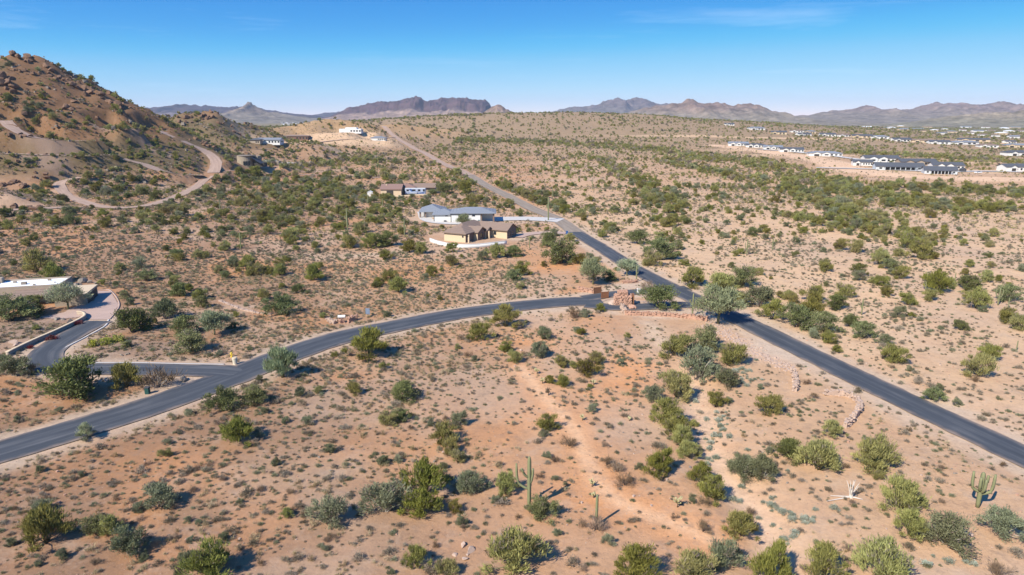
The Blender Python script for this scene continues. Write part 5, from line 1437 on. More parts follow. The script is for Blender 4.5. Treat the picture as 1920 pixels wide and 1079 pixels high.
# ------------------------------------------------------------------ plants one can point at (bearing, size, what they are)
HAND = """
mesq 140 708 118|broad dark green mesquite by the driveway mouth left of the long road
palo 238 704 62|yellow-green tree between the broad mesquite and the leafless tree
bare 298 706 72|leafless grey-brown tree beside the driveway mouth
vase 163 812 34|small feathery pale green shoot on the near verge of the left road
mesq 421 750 64|rounded dark green bush just below the left road, left one of a pair
mesq 478 742 54|rounded dark green bush just below the left road, right one of a pair
palo 449 806 66|olive palo verde standing below the pair of dark roadside bushes
iron 300 932 62|lone grey-green tree with a long shadow in the left foreground
iron 80 946 42|small grey-green tree behind the large green one at lower left
palo 88 986 92|large green palo verde at the lower left corner
mesq 172 984 52|dark bush right beside the large palo verde at lower left
palo 208 984 50|green leafy bush between two darker ones at lower left
iron 240 1016 72|grey-green sprawling tree lowest of the lower left clump
palo 398 1052 92|bright yellow-green palo verde at the bottom edge left of centre
gray 352 1050 50|grey bush left of the bright palo verde at the bottom edge
vase 531 688 62|pale feathery palo verde on the lower verge of the curving road
palo 692 645 78|tall bushy palo verde leaning over the curving road's lower edge
gray 563 735 26|small grey bush below the pale feathery palo verde
creo 663 727 34|small olive bush alone on bare soil under the curving road
mesq 757 735 56|dark green bush with a sharp shadow in the centre left foreground
creo 724 784 38|pale olive bush, left one of a joined pair in the centre left
mesq 751 777 38|grey-green bush, right one of a joined pair in the centre left
gray 861 788 40|low grey bush at the head of a line of olive bushes
creo 831 815 52|olive bush, upper one of a line of three in the centre
creo 846 838 44|olive bush, middle one of a line of three in the centre
creo 859 856 34|small olive bush, lowest of a line of three in the centre
palo 797 898 86|tall yellow-green palo verde at the back of the big central clump
palo 790 942 70|yellow-green palo verde at the front of the big central clump
iron 722 933 86|grey-green bush on the left of the big central clump
iron 620 955 78|isolated round grey-green bush left of the big central clump
iron 881 904 58|grey-green bush right of the big central clump
palo 950 910 50|small yellow palo verde left of the armed saguaro
creo 854 949 32|little yellow-green bush right below the big central clump
palo 781 1042 52|yellow-green bush near the bottom edge under the central clump
creo 836 1066 42|olive bush cut by the bottom edge below the central clump
palo 966 1032 104|large yellow-green palo verde at the bottom below the armed saguaro
creo 1022 796 44|small round yellow-green bush beside the faint trail
creo 1056 716 30|small olive bush with a shadow above the faint trail
creo 1103 690 48|olive bush beside the orange bank, lower one of two
creo 1117 673 32|olive bush beside the orange bank, upper one of two
palo 949 594 60|tall green palo verde on the lower verge where the side road straightens
palo 898 622 46|bright green bush under the straight stretch of the side road
gray 1020 626 30|thin grey bush on the pale slope below the side road
creo 1090 622 20|tiny bright green bush on the pale slope below the gate
creo 946 651 30|small green bush, upper of two above a grey-stemmed one
creo 965 669 32|small green bush, lower of two left of a grey-stemmed one
iron 1011 657 44|pale bush with bare grey stems on the middle slope
creo 1052 680 30|low olive bush right of the grey-stemmed one
dry 1078 586 34|dry brown shrub beneath the gate wall, left one
gray 1098 587 24|grey-green bush beneath the gate wall, middle one
creo 1125 578 22|small green bush at the road edge just left of the stone pier
iron 1226 736 50|grey-green bush, top left of the thicket lining the dry wash
palo 1268 716 64|green bush, top right of the thicket lining the dry wash
palo 1248 768 62|yellow-green bush, second from the top of the wash thicket
palo 1268 792 58|yellow-green bush in the middle of the wash thicket
palo 1281 812 50|yellow-green bush, second from the bottom of the wash thicket
palo 1291 836 46|yellow-green bush, lowest of the upper wash thicket
palo 1236 867 64|round yellow palo verde left of the lower wash
palo 1314 884 52|green bush, upper of the lower wash pair
palo 1337 908 62|green bush, lower of the lower wash pair
mesq 1016 953 60|dark tangled bush at the foot of the armed saguaro
palo 1190 1056 78|grey-green palo verde at the bottom edge right of the lone saguaro
palo 1298 1064 78|yellow-green palo verde at the bottom edge under the wash trail
gray 1354 1038 62|sparse dark grey bush at the bottom beside the wash
palo 1389 974 66|green palo verde on the left bank of the lower wash
palo 1447 1050 96|large green palo verde at the bottom edge on the wash
palo 1547 1056 84|yellow-green palo verde at the bottom edge, right of the wash
palo 1655 1050 104|broad yellow-green palo verde at the bottom edge, right foreground
dry 1873 1064 46|brown dry shrub at the bottom right corner
creo 1442 760 48|round olive bush between the wash and the broken stone wall
iron 1364 708 54|grey-green bush by the silvery brittlebush patch
creo 1342 744 42|straw-green bush by the head of the dry wash
palo 1561 803 46|green bush tucked against the curved stone wall
iron 1391 864 60|grey-green bush, left one of a row of four
iron 1430 872 66|grey spreading bush, second in a row of four
mesq 1478 840 58|dark grey-green bush, upper one behind a row of four
palo 1536 857 78|yellow-green palo verde, rightmost in a row of four
palo 1634 856 80|feathery yellow-green palo verde alone right of the row of four
creo 1647 893 26|small green bush at the foot of the feathery palo verde
palo 1688 930 84|palo verde with a forked pale trunk in the right foreground
palo 1704 984 66|yellow-green bush left of the tall grey-green tree
iron 1772 996 90|tall grey-green tree in the right foreground
iron 1878 984 82|grey-green tree below the many-armed saguaro
creo 1262 650 58|olive bush at the left end of the thicket under the rubble bank
mesq 1322 636 70|dark bush at the back of the thicket under the rubble bank
iron 1312 676 82|large grey bush in the middle of the thicket under the rubble bank
creo 1372 662 58|bright olive bush at the right end of the thicket under the rubble bank
pale 1112 512 62|umbrella-shaped pale green palo verde left of the gate
mesq 1142 518 30|small dark tree right beside the umbrella-shaped palo verde
pale 1176 503 42|little round palo verde between the two roads
mesq 1236 558 68|grey-green mesquite on the gravel beside the gate pier
bare 1216 534 36|leafless twiggy tree behind the gate mesquite
pale 1347 576 90|large spreading green palo verde by the road junction
mesq 1050 474 66|big dark green bush on the verge left of the main road
mesq 1028 450 44|dark green bush behind the big one left of the main road
creo 1088 486 30|green bush at the right flank of the big verge bush
mesq 1237 470 58|dark round bush at the far verge of the main road
creo 1222 486 40|yellow-green bush in front of the dark far-verge bush
mesq 1196 446 42|grey-green bush up the road from the dark far-verge bush
creo 1297 520 52|straw-coloured bush on the far verge above the junction
palo 1352 534 62|yellow-green palo verde right of the junction
mesq 1391 520 58|dark green bush behind the yellow-green one right of the junction
iron 1424 556 66|grey-green bush, third along the far verge
creo 1386 560 34|olive-brown bush squeezed between two larger verge bushes
palo 1450 582 50|bright green bush at the left end of the long verge thicket
mesq 1496 592 70|dark bush in the middle of the long verge thicket
palo 1520 580 56|yellow-green bush on top of the long verge thicket
mesq 1545 606 56|dark bush at the right end of the long verge thicket
gray 1525 625 26|pale grey bush in front of the long verge thicket
creo 1553 634 32|small green bush closest to the main road on the far side
creo 1522 551 44|round yellow-green bush behind the long verge thicket
creo 1479 553 26|small green bush left behind the long verge thicket
mesq 1566 568 42|grey-green bush behind the right end of the verge thicket
creo 1582 545 38|round olive bush above the verge thicket
mesq 1593 602 36|dark green bush, left one of two on the sand
mesq 1618 620 46|dark green bush, right one of two on the sand
creo 1570 654 22|small green bush on the roadside berm
creo 1676 667 48|bright green bush alone on the sand close to the road
gray 1661 637 32|pale dry-looking bush above the bright green one
creo 1854 662 48|olive bush, upper one of a pair near the right edge
creo 1836 690 60|yellow-green bush, lower one of a pair near the right edge
mesq 1800 608 32|small dark bush out on the sand near the right edge
palo 1830 560 54|wide green bush in front of two saguaros on the right
mesq 1888 550 46|dark bush behind the branching saguaro on the right
creo 1891 590 42|green bush below the branching saguaro, left one
creo 1914 606 42|green bush cut by the right edge
palo 1757 530 54|yellow-green palo verde with a saguaro at its left
creo 1744 553 32|small olive bush in front of the saguaro palo verde
creo 1690 513 34|bright green bush at the end of a diagonal row
mesq 1668 496 34|dark bush in the middle of a diagonal row
palo 1648 484 42|yellow-green bush at the head of a diagonal row
mesq 1608 508 34|grey-green bush left of a diagonal row
creo 1548 499 34|olive bush out on the sand above the verge thicket
palo 1730 470 50|green palo verde high on the sand at the right
creo 1700 452 40|olive bush behind the high green palo verde at the right
creo 1606 461 36|green bush, right one of three high on the sand
creo 1577 459 30|green bush, middle one of three high on the sand
mesq 1816 528 46|dark bush right of the saguaro palo verde
creo 1848 518 32|round olive bush behind the dark one at the right
creo 1703 560 32|round olive bush alone in the middle of the sand
creo 1661 545 30|olive bush, lower one of a close pair on the sand
creo 1652 529 28|olive bush, upper one of a close pair on the sand
gray 1685 585 32|sparse grey bush below the middle of the sand
mesq 1748 738 40|grey-green bush over the road at the far right
palo 464 497 42|round green bush on the red slope, left one of a row
creo 502 507 26|olive bush on the red slope, second of a row
creo 525 507 32|olive bush on the red slope, third of a row
palo 588 513 40|flat-topped green bush on the red slope, right end of a row
mesq 527 570 64|dark green bush standing alone above the curving road
creo 731 518 30|olive bush, upper one of two on the pale patch
palo 748 536 42|yellow-green bush, lower one of two on the pale patch
mesq 274 517 36|dark green bush out on the slope right of the flat-roofed house
mesq 337 546 38|grey-green bush on the slope above the garden trees
mesq 250 605 68|bright green mesquite beside the driveway bend
iron 310 582 62|pale grey-green tree, top of the garden tree group
mesq 345 612 52|dark shrubby tree in the middle of the garden tree group
pale 402 608 62|pale green tree, rightmost of the garden tree group
mesq 358 642 62|dark low tree at the front of the garden tree group
mesq 380 568 34|dark bush behind the garden tree group
mesq 20 580 78|tall dark green tree in front of the flat-roofed house's left end
mesq 62 575 54|dark bushy tree against the middle of the flat-roofed house
pale 128 562 60|rounded green tree against the right end of the flat-roofed house
palo 100 515 52|yellow-green bush on the slope behind the flat-roofed house
palo 70 492 56|green bush higher on the slope behind the flat-roofed house
iron 25 685 66|pale willowy tree at the left edge under the low wall
bare 64 690 36|leafless bush beside the pale willowy tree
mesq 235 555 26|dark little bush at the corner of the paved court
gray 246 566 20|grey little bush at the corner of the paved court
red 98 632 22|red bougainvillea draped over the middle of the low wall
red 148 605 16|dull red bougainvillea at the upper end of the low wall
red 58 650 14|small red bougainvillea near the lower end of the low wall
yel 175 645 26|yellow-flowered shrub in the garden bed, left one
yel 200 641 28|yellow-flowered shrub in the garden bed, middle one
yel 222 637 26|yellow-flowered shrub in the garden bed, right one
palo 768 462 34|yellow-green bush left of the tan house, upper one
palo 790 465 32|yellow-green bush left of the tan house, lower one
mesq 725 448 44|dark green bush further left of the tan house
palo 695 452 38|green bush at the left end of the tan house's row
palo 930 470 40|yellow-green bush in front of the tan house wall
mesq 964 470 32|dark upright tree in front of the tan house wall
creo 975 505 36|yellow-green bush on the orange soil, upper of two
mesq 963 518 34|dark green bush on the orange soil, lower of two
creo 848 489 28|thin-crowned olive bush below the tan house wall
creo 721 477 28|olive bush left of the pale patch
pale 868 415 30|rounded bush before the white house's long wall
dry 1118 984 42|dead grey brush around the foot of the lone saguaro
dry 1066 829 34|flat brown dry shrub left of the trail
dry 1138 862 30|brown dry shrub right of the trail, left one of a pair
dry 1157 873 34|brown dry shrub right of the trail, right one of a pair
dry 1172 898 42|grey-brown dry shrub in two lumps below the pair by the trail
dry 1318 986 38|rusty dry shrub on orange soil near the lower wash
dry 1042 861 24|small brown dry shrub left of the trail, lower one
dry 1410 943 28|brown dry shrub on the wash's right bank
gray 1020 815 20|little dark twiggy bush under the trailside bush
mesq 812 362 20|dark bush beside the motorhome
mesq 833 354 34|green bush right of the house with the motorhome
palo 872 352 30|green bush at the bend right of the house with the motorhome
"""
for row in HAND.strip().splitlines():
    a, lab = row.split("|"); k, cx, cy, w = a.split()
    place(k, float(cx), float(cy), float(w), lab)

# ------------------------------------------------------------------ cacti
M_SAG = plain("saguaro_skin", (0.20, 0.205, 0.105), 0.8, 0.25, 4.0)
M_SAGTIP = plain("saguaro_pale_rib", (0.24, 0.25, 0.12), 0.8, 0.2, 4.0)
M_CHOLLA = plain("cholla_spines", (0.42, 0.38, 0.20), 0.9, 0.25, 12.0, bump=0.5, bscale=60)
M_CHOLDARK = plain("cholla_stem", (0.14, 0.105, 0.07), 0.9, 0.2, 6.0)


def sag_tube(path, r):
    mb = MB(); pts = spline3(path, 9); n = len(pts)
    rad = [r * (0.82 + 0.25 * math.sin(math.pi * min(1, i / (n - 1) * 0.9 + 0.1))) for i in range(n)]
    rad[-1] = r * 0.25; rad[-2] = r * 0.72; rad[0] = r * 0.8
    mb.tube(pts, rad, 20, True, 0.17); return mb


def spline3(p, m):
    p = np.array(p, float)
    if len(p) == 2: return [tuple(p[0] + (p[1] - p[0]) * t) for t in np.r_[np.linspace(0, 0.93, m - 2), 0.975, 1.0]]
    e = np.vstack([2 * p[0] - p[1], p, 2 * p[-1] - p[-2]]); q = []
    for i in range(1, len(e) - 2):
        for s in np.linspace(0, 1, max(3, m // (len(p) - 1)), endpoint=False):
            a, b, c, d = e[i - 1], e[i], e[i + 1], e[i + 2]
            q.append(0.5 * (2 * b + (c - a) * s + (2 * a - 5 * b + 4 * c - d) * s * s + (3 * b - a - 3 * c + d) * s ** 3))
    q += [p[-1] * 0.97 + q[-1] * 0.03, p[-1]]
    return [tuple(v) for v in q]


def saguaro(x, y, h, arms, label, group=None, r=None, rz=0.0):
    r = r or 0.075 * h ** 0.8
    e = empty("saguaro", (x, y, ground(x, y) - 0.1), rz)
    sag_tube([(0, 0, 0), (0, 0, h)], r).build("stem", M_SAG, e, True)
    for (a, z0, out, z1) in arms:
        c, s = math.cos(a), math.sin(a)
        sag_tube([(0.5 * r * c, 0.5 * r * s, z0), (out * 0.6 * c, out * 0.6 * s, z0 + 0.05 * h), (out * c, out * s, z0 + 0.16 * h), (out * c * 1.08, out * s * 1.08, z1)], r * 0.66).build("arm", M_SAG, e, True)
    tag(e, label, "cactus", group); TAKEN.append((x, y, 0.6)); return e


def at_px(px, py): return survey(px, py)


def sag(px, base, top, arms, label, rz=0.0, r=None):
    x, y = survey(px, base); d = math.sqrt(x * x + y * y + CAM_Z ** 2)
    h = (base - top) / 1280 * (y * _cp + CAM_Z * _sp) / math.cos(math.atan2(CAM_Z, y)) * 1.0
    return saguaro(x, y, h, [(a, z0 * h, o * h, z1 * h) for a, z0, o, z1 in arms], label, None, r or 0.052 * h ** 0.75, rz)


sag(992, 956, 862, [(3.05, 0.40, 0.20, 0.86), (3.45, 0.62, 0.13, 0.80), (-0.1, 0.50, 0.055, 0.78)], "tall saguaro with a long left arm rising from a dark bush")
sag(1118, 988, 932, [], "single unbranched saguaro among dead twigs in the foreground")
sag(1832, 955, 892, [(2.9, 0.45, 0.20, 1.0), (3.9, 0.50, 0.16, 0.92), (-0.3, 0.40, 0.24, 0.98), (-1.5, 0.46, 0.12, 0.86), (0.4, 0.52, 0.2, 0.86)], "stout many-armed saguaro near the right foreground edge", r=0.24)
sag(1298, 592, 550, [(2.9, 0.5, 0.12, 0.72), (-0.2, 0.4, 0.1, 0.7)], "saguaro standing beside the big palo verde at the junction")
sag(1193, 528, 497, [(0.1, 0.45, 0.09, 0.62)], "slim saguaro between the little palo verde and the main road")
sag(1615, 592, 561, [(2.8, 0.4, 0.08, 0.6)], "slim saguaro with a shadow on the sand above the verge thicket")
sag(1735, 546, 515, [(3.0, 0.4, 0.1, 0.7)], "saguaro at the left side of a yellow-green palo verde")
sag(1871, 572, 538, [(2.9, 0.45, 0.16, 0.9), (0.0, 0.45, 0.16, 0.88)], "branching saguaro in front of a dark bush at the right")
sag(1890, 578, 558, [], "small saguaro just right of the branching one")
sag(1906, 656, 636, [], "pale young saguaro at the far right edge")
sag(1790, 528, 510, [], "dark slim saguaro out on the sand at the right")
sag(1617, 572, 558, [], "short saguaro left of the round green bush on the sand") if False else None
sag(652, 436, 392, [(3.0, 0.5, 0.07, 0.7)], "dark thin saguaro left of the tan house's green row")
sag(759, 444, 412, [(0.1, 0.4, 0.08, 0.62), (3.2, 0.55, 0.07, 0.7)], "dark saguaro left of the tan house with two short arms")
sag(718, 398, 372, [], "slim saguaro below the white shed")
sag(740, 388, 377, [], "stubby saguaro under the motorhome terrace")
sag(993, 466, 444, [], "saguaro right of the tan house's front wall")
sag(1032, 440, 424, [], "small saguaro by the tan house's drive")
sag(1028, 414, 370, [(3.1, 0.5, 0.06, 0.7)], "tall saguaro across the gravel road from the white house")
sag(1067, 452, 436, [], "short saguaro behind the big verge bush")
sag(1400, 478, 448, [(3.0, 0.4, 0.12, 0.8), (0.2, 0.45, 0.12, 0.8)], "armed saguaro high on the sand right of the main road")
sag(1448, 470, 446, [], "unbranched saguaro high on the sand right of the armed one")
sag(452, 468, 438, [(0.0, 0.6, 0.12, 0.8)], "saguaro on the red slope above the row of bushes")
sag(413, 396, 372, [(0.2, 0.5, 0.1, 0.7)], "saguaro at the foot of the hillside track")
sag(1036, 372, 352, [], "saguaro far up the right side of the gravel road")
sag(1111, 352, 334, [(3.0, 0.4, 0.1, 0.7)], "distant armed saguaro in the middle of the open land")
sag(690, 384, 366, [], "slim saguaro left of the white shed")


def cholla(px, py, h, label, seed, dark=False):
    x, y = survey(px, py); g = np.random.default_rng(seed)
    e = empty("cholla_cactus", (x, y, ground(x, y) - 0.05), 0)
    st = MB().tube([(0, 0, 0), (0.03, 0, h * 0.3), (0.0, 0.03, h * 0.62)], [0.07, 0.06, 0.05], 8)
    st.build("stem", M_CHOLDARK, e, True)
    jm = MB()
    for i in range(16):
        a = g.uniform(0, 6.28); z = h * g.uniform(0.3, 0.62); o = h * g.uniform(0.12, 0.3); q = (0.02 * math.cos(a), 0.02 * math.sin(a), z)
        jm.tube([q, (o * math.cos(a), o * math.sin(a), z + h * g.uniform(0.04, 0.2)), (o * 1.25 * math.cos(a), o * 1.25 * math.sin(a), z + h * g.uniform(0.1, 0.36))], [0.045, 0.075, 0.035], 7)
    jm.build("branches", M_CHOLDARK if dark else M_CHOLLA, e, True)
    tag(e, label, "cactus"); TAKEN.append((x, y, 0.6))


cholla(1270, 951, 1.6, "pale jointed cholla left of the lower wash", 1)
cholla(1110, 911, 1.2, "pale cholla above the lone saguaro, upper of two", 2)
cholla(1113, 932, 0.9, "small pale cholla above the lone saguaro, lower of two", 3)
cholla(1007, 703, 1.3, "spiny cholla on the faint trail, topmost of three", 4)
cholla(1017, 722, 1.3, "straw-coloured cholla on the faint trail, middle of three", 5)
cholla(1028, 744, 1.5, "dark forked cholla on the faint trail, lowest of three", 6, True)
cholla(1092, 790, 1.1, "tan cholla with a round shadow right of the faint trail", 7)
cholla(1113, 722, 1.2, "pale cholla under the orange bank", 8)
cholla(1180, 787, 0.8, "tiny pale cholla alone right of the trail", 9)
# ------------------------------------------------------------------ the desert scrub that covers the rest
def source_collection(name, shape, mats, nvar=3):
    """plant shapes for the mass scatter, kept out of the scene itself"""
    c = bpy.data.collections.new(name)
    for k, (m, s) in enumerate([(m, s) for m in mats for s in range(nvar)]):
        me, _ = crown_mesh(name, shape, 3000 + 91 * s + 13 * k, m)
        o = bpy.data.objects.new("%s_%02d" % (name, k), me); c.objects.link(o)
    return c


def scatter(name, P, width, pick, coll, label, cat):
    """one object holding a mass of uncountable plants"""
    me = bpy.data.meshes.new(name); n = len(P)
    me.vertices.add(n); me.vertices.foreach_set("co", np.asarray(P, np.float32).ravel())
    for nm, tp, val in (("scl", 'FLOAT', width), ("rot", 'FLOAT', rng.uniform(0, 6.283, n)), ("pick", 'INT', pick)):
        a = me.attributes.new(nm, tp, 'POINT'); a.data.foreach_set("value", np.asarray(val, np.int32 if tp == 'INT' else np.float32))
    o = link(name, me)
    g = bpy.data.node_groups.new(name, 'GeometryNodeTree')
    g.interface.new_socket("Geometry", in_out='INPUT', socket_type='NodeSocketGeometry')
    g.interface.new_socket("Geometry", in_out='OUTPUT', socket_type='NodeSocketGeometry')
    N, L = g.nodes, g.links
    gi, go = N.new("NodeGroupInput"), N.new("NodeGroupOutput")
    ip = N.new("GeometryNodeInstanceOnPoints"); ci = N.new("GeometryNodeCollectionInfo")
    ci.inputs['Collection'].default_value = coll; ci.inputs['Separate Children'].default_value = True; ci.inputs['Reset Children'].default_value = True
    ip.inputs['Pick Instance'].default_value = True

    def attr(nm, tp):
        a = N.new("GeometryNodeInputNamedAttribute"); a.data_type = tp; a.inputs['Name'].default_value = nm; return a.outputs['Attribute']
    cx = N.new("ShaderNodeCombineXYZ"); L.new(attr("rot", 'FLOAT'), cx.inputs['Z'])
    L.new(gi.outputs[0], ip.inputs['Points']); L.new(ci.outputs[0], ip.inputs['Instance'])
    L.new(attr("pick", 'INT'), ip.inputs['Instance Index']); L.new(cx.outputs[0], ip.inputs['Rotation']); L.new(attr("scl", 'FLOAT'), ip.inputs['Scale'])
    L.new(ip.outputs[0], go.inputs[0])
    md = o.modifiers.new("scatter", 'NODES'); md.node_group = g
    tag(o, label, cat, kind="stuff"); return o


def wedge(y0, y1, per_m2, k=0.86, pad=42):
    """random points over the ground in view between two distances"""
    area = k * (y1 * y1 - y0 * y0) + 2 * pad * (y1 - y0); n = int(area * per_m2)
    y = np.sqrt(rng.uniform(y0 * y0, y1 * y1, n)); x = rng.uniform(-1, 1, n) * (k * y + pad)
    return x, y


def clear(x, y, gap=0.8, taken=True):
    ok = road_query(x, y)[0] > gap
    for (cx, cy, rx, ry, rot, pz, bl) in PADS:
        if rx > 60 or bl == 4: continue
        dx, dy = x - cx, y - cy; c, s = math.cos(-rot), math.sin(-rot)
        ok &= ~((np.abs(dx * c - dy * s) < rx) & (np.abs(dx * s + dy * c) < ry))
    for (cx, cy, r) in BUILT: ok &= (x - cx) ** 2 + (y - cy) ** 2 > (r + gap) ** 2
    if taken:
        for (cx, cy, r) in TAKEN: ok &= (x - cx) ** 2 + (y - cy) ** 2 > (r * 0.9) ** 2
    return ok


def project(x, y, z):
    u, v, w = x, y * _cp - (z - CAM_Z) * _sp, y * _sp + (z - CAM_Z) * _cp
    return 960 + 1280 * u / v, 539.5 - 1280 * w / v


LUSH = [(spline([survey(*q) for q in line], 6), w) for line, w in (
    (((1390, 298), (1480, 325), (1570, 352), (1700, 380), (1920, 398)), 12), (((1250, 300), (1330, 322), (1450, 345), (1530, 372), (1640, 415)), 8), (((1500, 330), (1600, 345), (1760, 358), (1930, 366)), 9),
    (((880, 264), (1040, 268), (1250, 282), (1340, 300)), 22), (((1620, 288), (1760, 296), (1930, 305)), 22), (((860, 330), (960, 360), (1050, 398), (1130, 430)), 5), (((470, 330), (560, 312), (660, 300), (760, 305)), 10),
    (((1130, 300), (1180, 330), (1240, 380), (1250, 420)), 6), (((1500, 410), (1620, 440), (1760, 455)), 6), (((560, 345), (660, 335), (760, 338)), 7))]
BARE = [survey(*q) for q in ((1500, 292), (1440, 283), (1560, 300), (1850, 330), (690, 258), (640, 262))]


def density(x, y):
    d = 0.55 + 0.9 * fbm(x, y, 45, 3, 201) + 0.5 * fbm(x, y, 14, 2, 205)
    d = d + 0.35 * sstep(-20, -80, x) * sstep(520, 300, y)
    for ln, w in LUSH: d = d + 1.9 * near_line(x, y, ln, w * 1.4)
    d = d - 2.6 * near_line(x, y, GRADED, 17)
    for bx, by in BARE: d = d - 1.6 * np.exp(-((x - bx) / 55) ** 2 - ((y - by) / 30) ** 2)
    return np.clip(d, 0.03, 2.2)


def lush(x, y):
    d = np.zeros(x.shape)
    for ln, w in LUSH: d = np.maximum(d, near_line(x, y, ln, w * 1.4))
    return d


MARKS = [(895, 440, "the tan house"), (860, 405, "the white grey-roofed house"), (778, 360, "the motorhome"), (463, 302, "the round stone tower"), (80, 550, "the flat-roofed house"), (1172, 558, "the stone gate pier"), (990, 915, "the armed saguaro"),
         (1118, 965, "the lone foreground saguaro"), (1835, 930, "the many-armed saguaro"), (1595, 925, "the dead saguaro"), (1600, 765, "the curved stone wall"), (1347, 580, "the junction palo verde"), (438, 672, "the cream litter bin"), (690, 590, "the notice board"),
         (642, 600, "the mailbox piers"), (1500, 595, "the long verge thicket"), (1700, 312, "the farmhouse cluster"), (1470, 280, "the diagonal row of houses"), (45, 110, "the summit crags"), (250, 340, "the hillside track loop"), (790, 920, "the central clump"),
         (88, 985, "the lower-left palo verde"), (120, 640, "the driveway wall"), (527, 572, "the dark bush above the road"), (1265, 775, "the wash thicket"), (1634, 858, "the feathery palo verde"), (1430, 865, "the row of four bushes"), (930, 355, "the gravel road's bend"),
         (1616, 578, "the slim sand saguaro"), (1871, 556, "the branching saguaro"), (1400, 463, "the upper sand saguaro"), (652, 415, "the thin slope saguaro"), (452, 455, "the red-slope saguaro"), (759, 428, "the two-armed slope saguaro"), (1111, 343, "the distant armed saguaro"), (1036, 362, "the roadside saguaro"),
         (413, 384, "the track-foot saguaro"), (1237, 470, "the far-verge bush"), (1050, 475, "the big verge bush"), (300, 935, "the lone left tree"), (620, 955, "the isolated grey-green bush"), (449, 806, "the roadside palo verde"), (757, 737, "the centre-left dark bush"), (1022, 797, "the trailside bush"), (1490, 715, "the broken stone wall"),
         (1180, 690, "the orange bank"), (1772, 995, "the tall right tree"), (1676, 668, "the bright sand bush"), (128, 196, "the mid-hill outcrop"), (395, 220, "the small hill's crest"), (375, 268, "the orange outcrop"), (110, 262, "the upper terrace"), (588, 513, "the flat-topped bush"), (748, 536, "the pale-patch bush"), (1830, 562, "the wide right bush"), (274, 518, "the outlying dark bush"),
         (1547, 1050, "the wash's bottom palo verde"), (398, 1050, "the bottom-left palo verde"), (1237, 868, "the round wash palo verde"), (1338, 905, "the lower wash pair")]
_rank = {}


def pointer(words, px, py):
    """say which one it is by the nearest thing one can find"""
    d = [(math.hypot((px - a) * 0.75, py - b), a, b, n) for a, b, n in MARKS]; _, a, b, n = min(d)
    dx, dy = px - a, (py - b) * 1.4
    side = ("right of" if dx > 0 else "left of") if abs(dx) > abs(dy) else ("in front of" if dy > 0 else "behind")
    k = (words, side, n); _rank[k] = _rank.get(k, 0) + 1; r = _rank[k]
    return "%s, %s %s %s" % (words, "nearest" if r == 1 else ordinal(r) + " nearest", side, n)


# --- bushes of one to four metres
cand = []
for y0, y1, dens in ((34, 150, 1 / 330), (150, 230, 1 / 90), (230, 420, 1 / 34), (420, 1000, 1 / 40), (1000, 2700, 1 / 62)):
    x, y = wedge(y0, y1, dens * 2.0)
    keep = rng.random(len(x)) < density(x, y) / 2.0
    x, y = x[keep], y[keep]
    ok = clear(x, y, 2.4); cand.append(np.c_[x[ok], y[ok]])
B = np.vstack(cand); bx, by = B.T
bz = np.concatenate([land(bx[i:i + 60000], by[i:i + 60000]) for i in range(0, len(bx), 60000)])
lus = lush(bx, by)
bw = np.clip(rng.lognormal(0.72, 0.42, len(bx)), 0.8, 5.0) * (1 + 0.5 * lus) * (1 + 0.25 * sstep(-20, -80, bx))
bw = np.where(by < 150, np.minimum(bw, 1.7), bw)
bw = np.where((by > 1000), bw * 1.25, bw)
px, py = project(bx, by, bz)
inview = (px > -10) & (px < 1930) & (py < 1090) & (by < 520)
onhill = ridge(bx, by, HILL, 1.95, 1.18) > 8
east = bx > np.interp(by, [p[1] for p in MAIN_C], [p[0] for p in MAIN_C])
u = rng.random(len(bx))
bkind = np.where(u < 0.50, 0, np.where(u < 0.74, 1, np.where(u < 0.90, 2, 3)))      # creosote, palo verde, mesquite, grey
order = np.argsort(-(bw / by) * inview)
KN = ("creo", "palo", "mesq", "gray"); LIM = {0: 190, 1: 130, 2: 110, 3: 60}; cnt = {k: 0 for k in LIM}
single = np.zeros(len(bx), bool)
WORDS = {0: "olive creosote bush", 1: "yellow-green palo verde", 2: "dark green mesquite bush", 3: "thin grey thorn bush"}
def by_mark(ix, pX, pY):
    return sorted(ix, key=lambda i: min(math.hypot((pX[i] - a) * 0.75, pY[i] - b) for a, b, n in MARKS))


chosen = []
for i in order:
    k = int(bkind[i])
    if not inview[i] or cnt[k] >= LIM[k]: continue
    cnt[k] += 1; chosen.append(i)
for i in by_mark(chosen, px, py):
    k = int(bkind[i])
    if onhill[i]: where, grp = "growing on the flank of the rocky hill at left", "on the rocky hill"
    elif by[i] < 150: where, grp = "scattered over the near ground this side of the road junction", "on the near ground"
    elif east[i]: where, grp = "scattered over the open sand right of the main road", "on the open sand"
    else: where, grp = "scattered over the red slope between the hill and the houses", "on the red slope"
    plant(KN[k], float(bx[i]), float(by[i]), float(bw[i]), pointer(WORDS[k], px[i], py[i]), "%s %s" % (SPECIES[KN[k]][0].replace("_", " "), grp), parts=False, z=float(bz[i]))
    single[i] = True
rest = ~single
nearm = rest & (by < 430)
scatter("mid_scrub", np.c_[bx, by, bz - 0.05][nearm], bw[nearm], rng.integers(0, 8, nearm.sum()),
        source_collection("mid_scrub_shape", "creosote", (F_CREO, F_PALO, F_MESQ, F_IRON), 2), "mixed green desert scrub spread between the houses and the hill", "scrub")
farm = rest & (by >= 430)
scatter("far_scrub", np.c_[bx, by, bz - 0.08][farm], bw[farm], rng.integers(0, 15, farm.sum()),
        source_collection("far_scrub_shape", "far", (F_CREO, F_PALO, F_MESQ, F_CREO, F_BURS), 3), "mass of green desert scrub covering the distant plain and hills", "scrub")

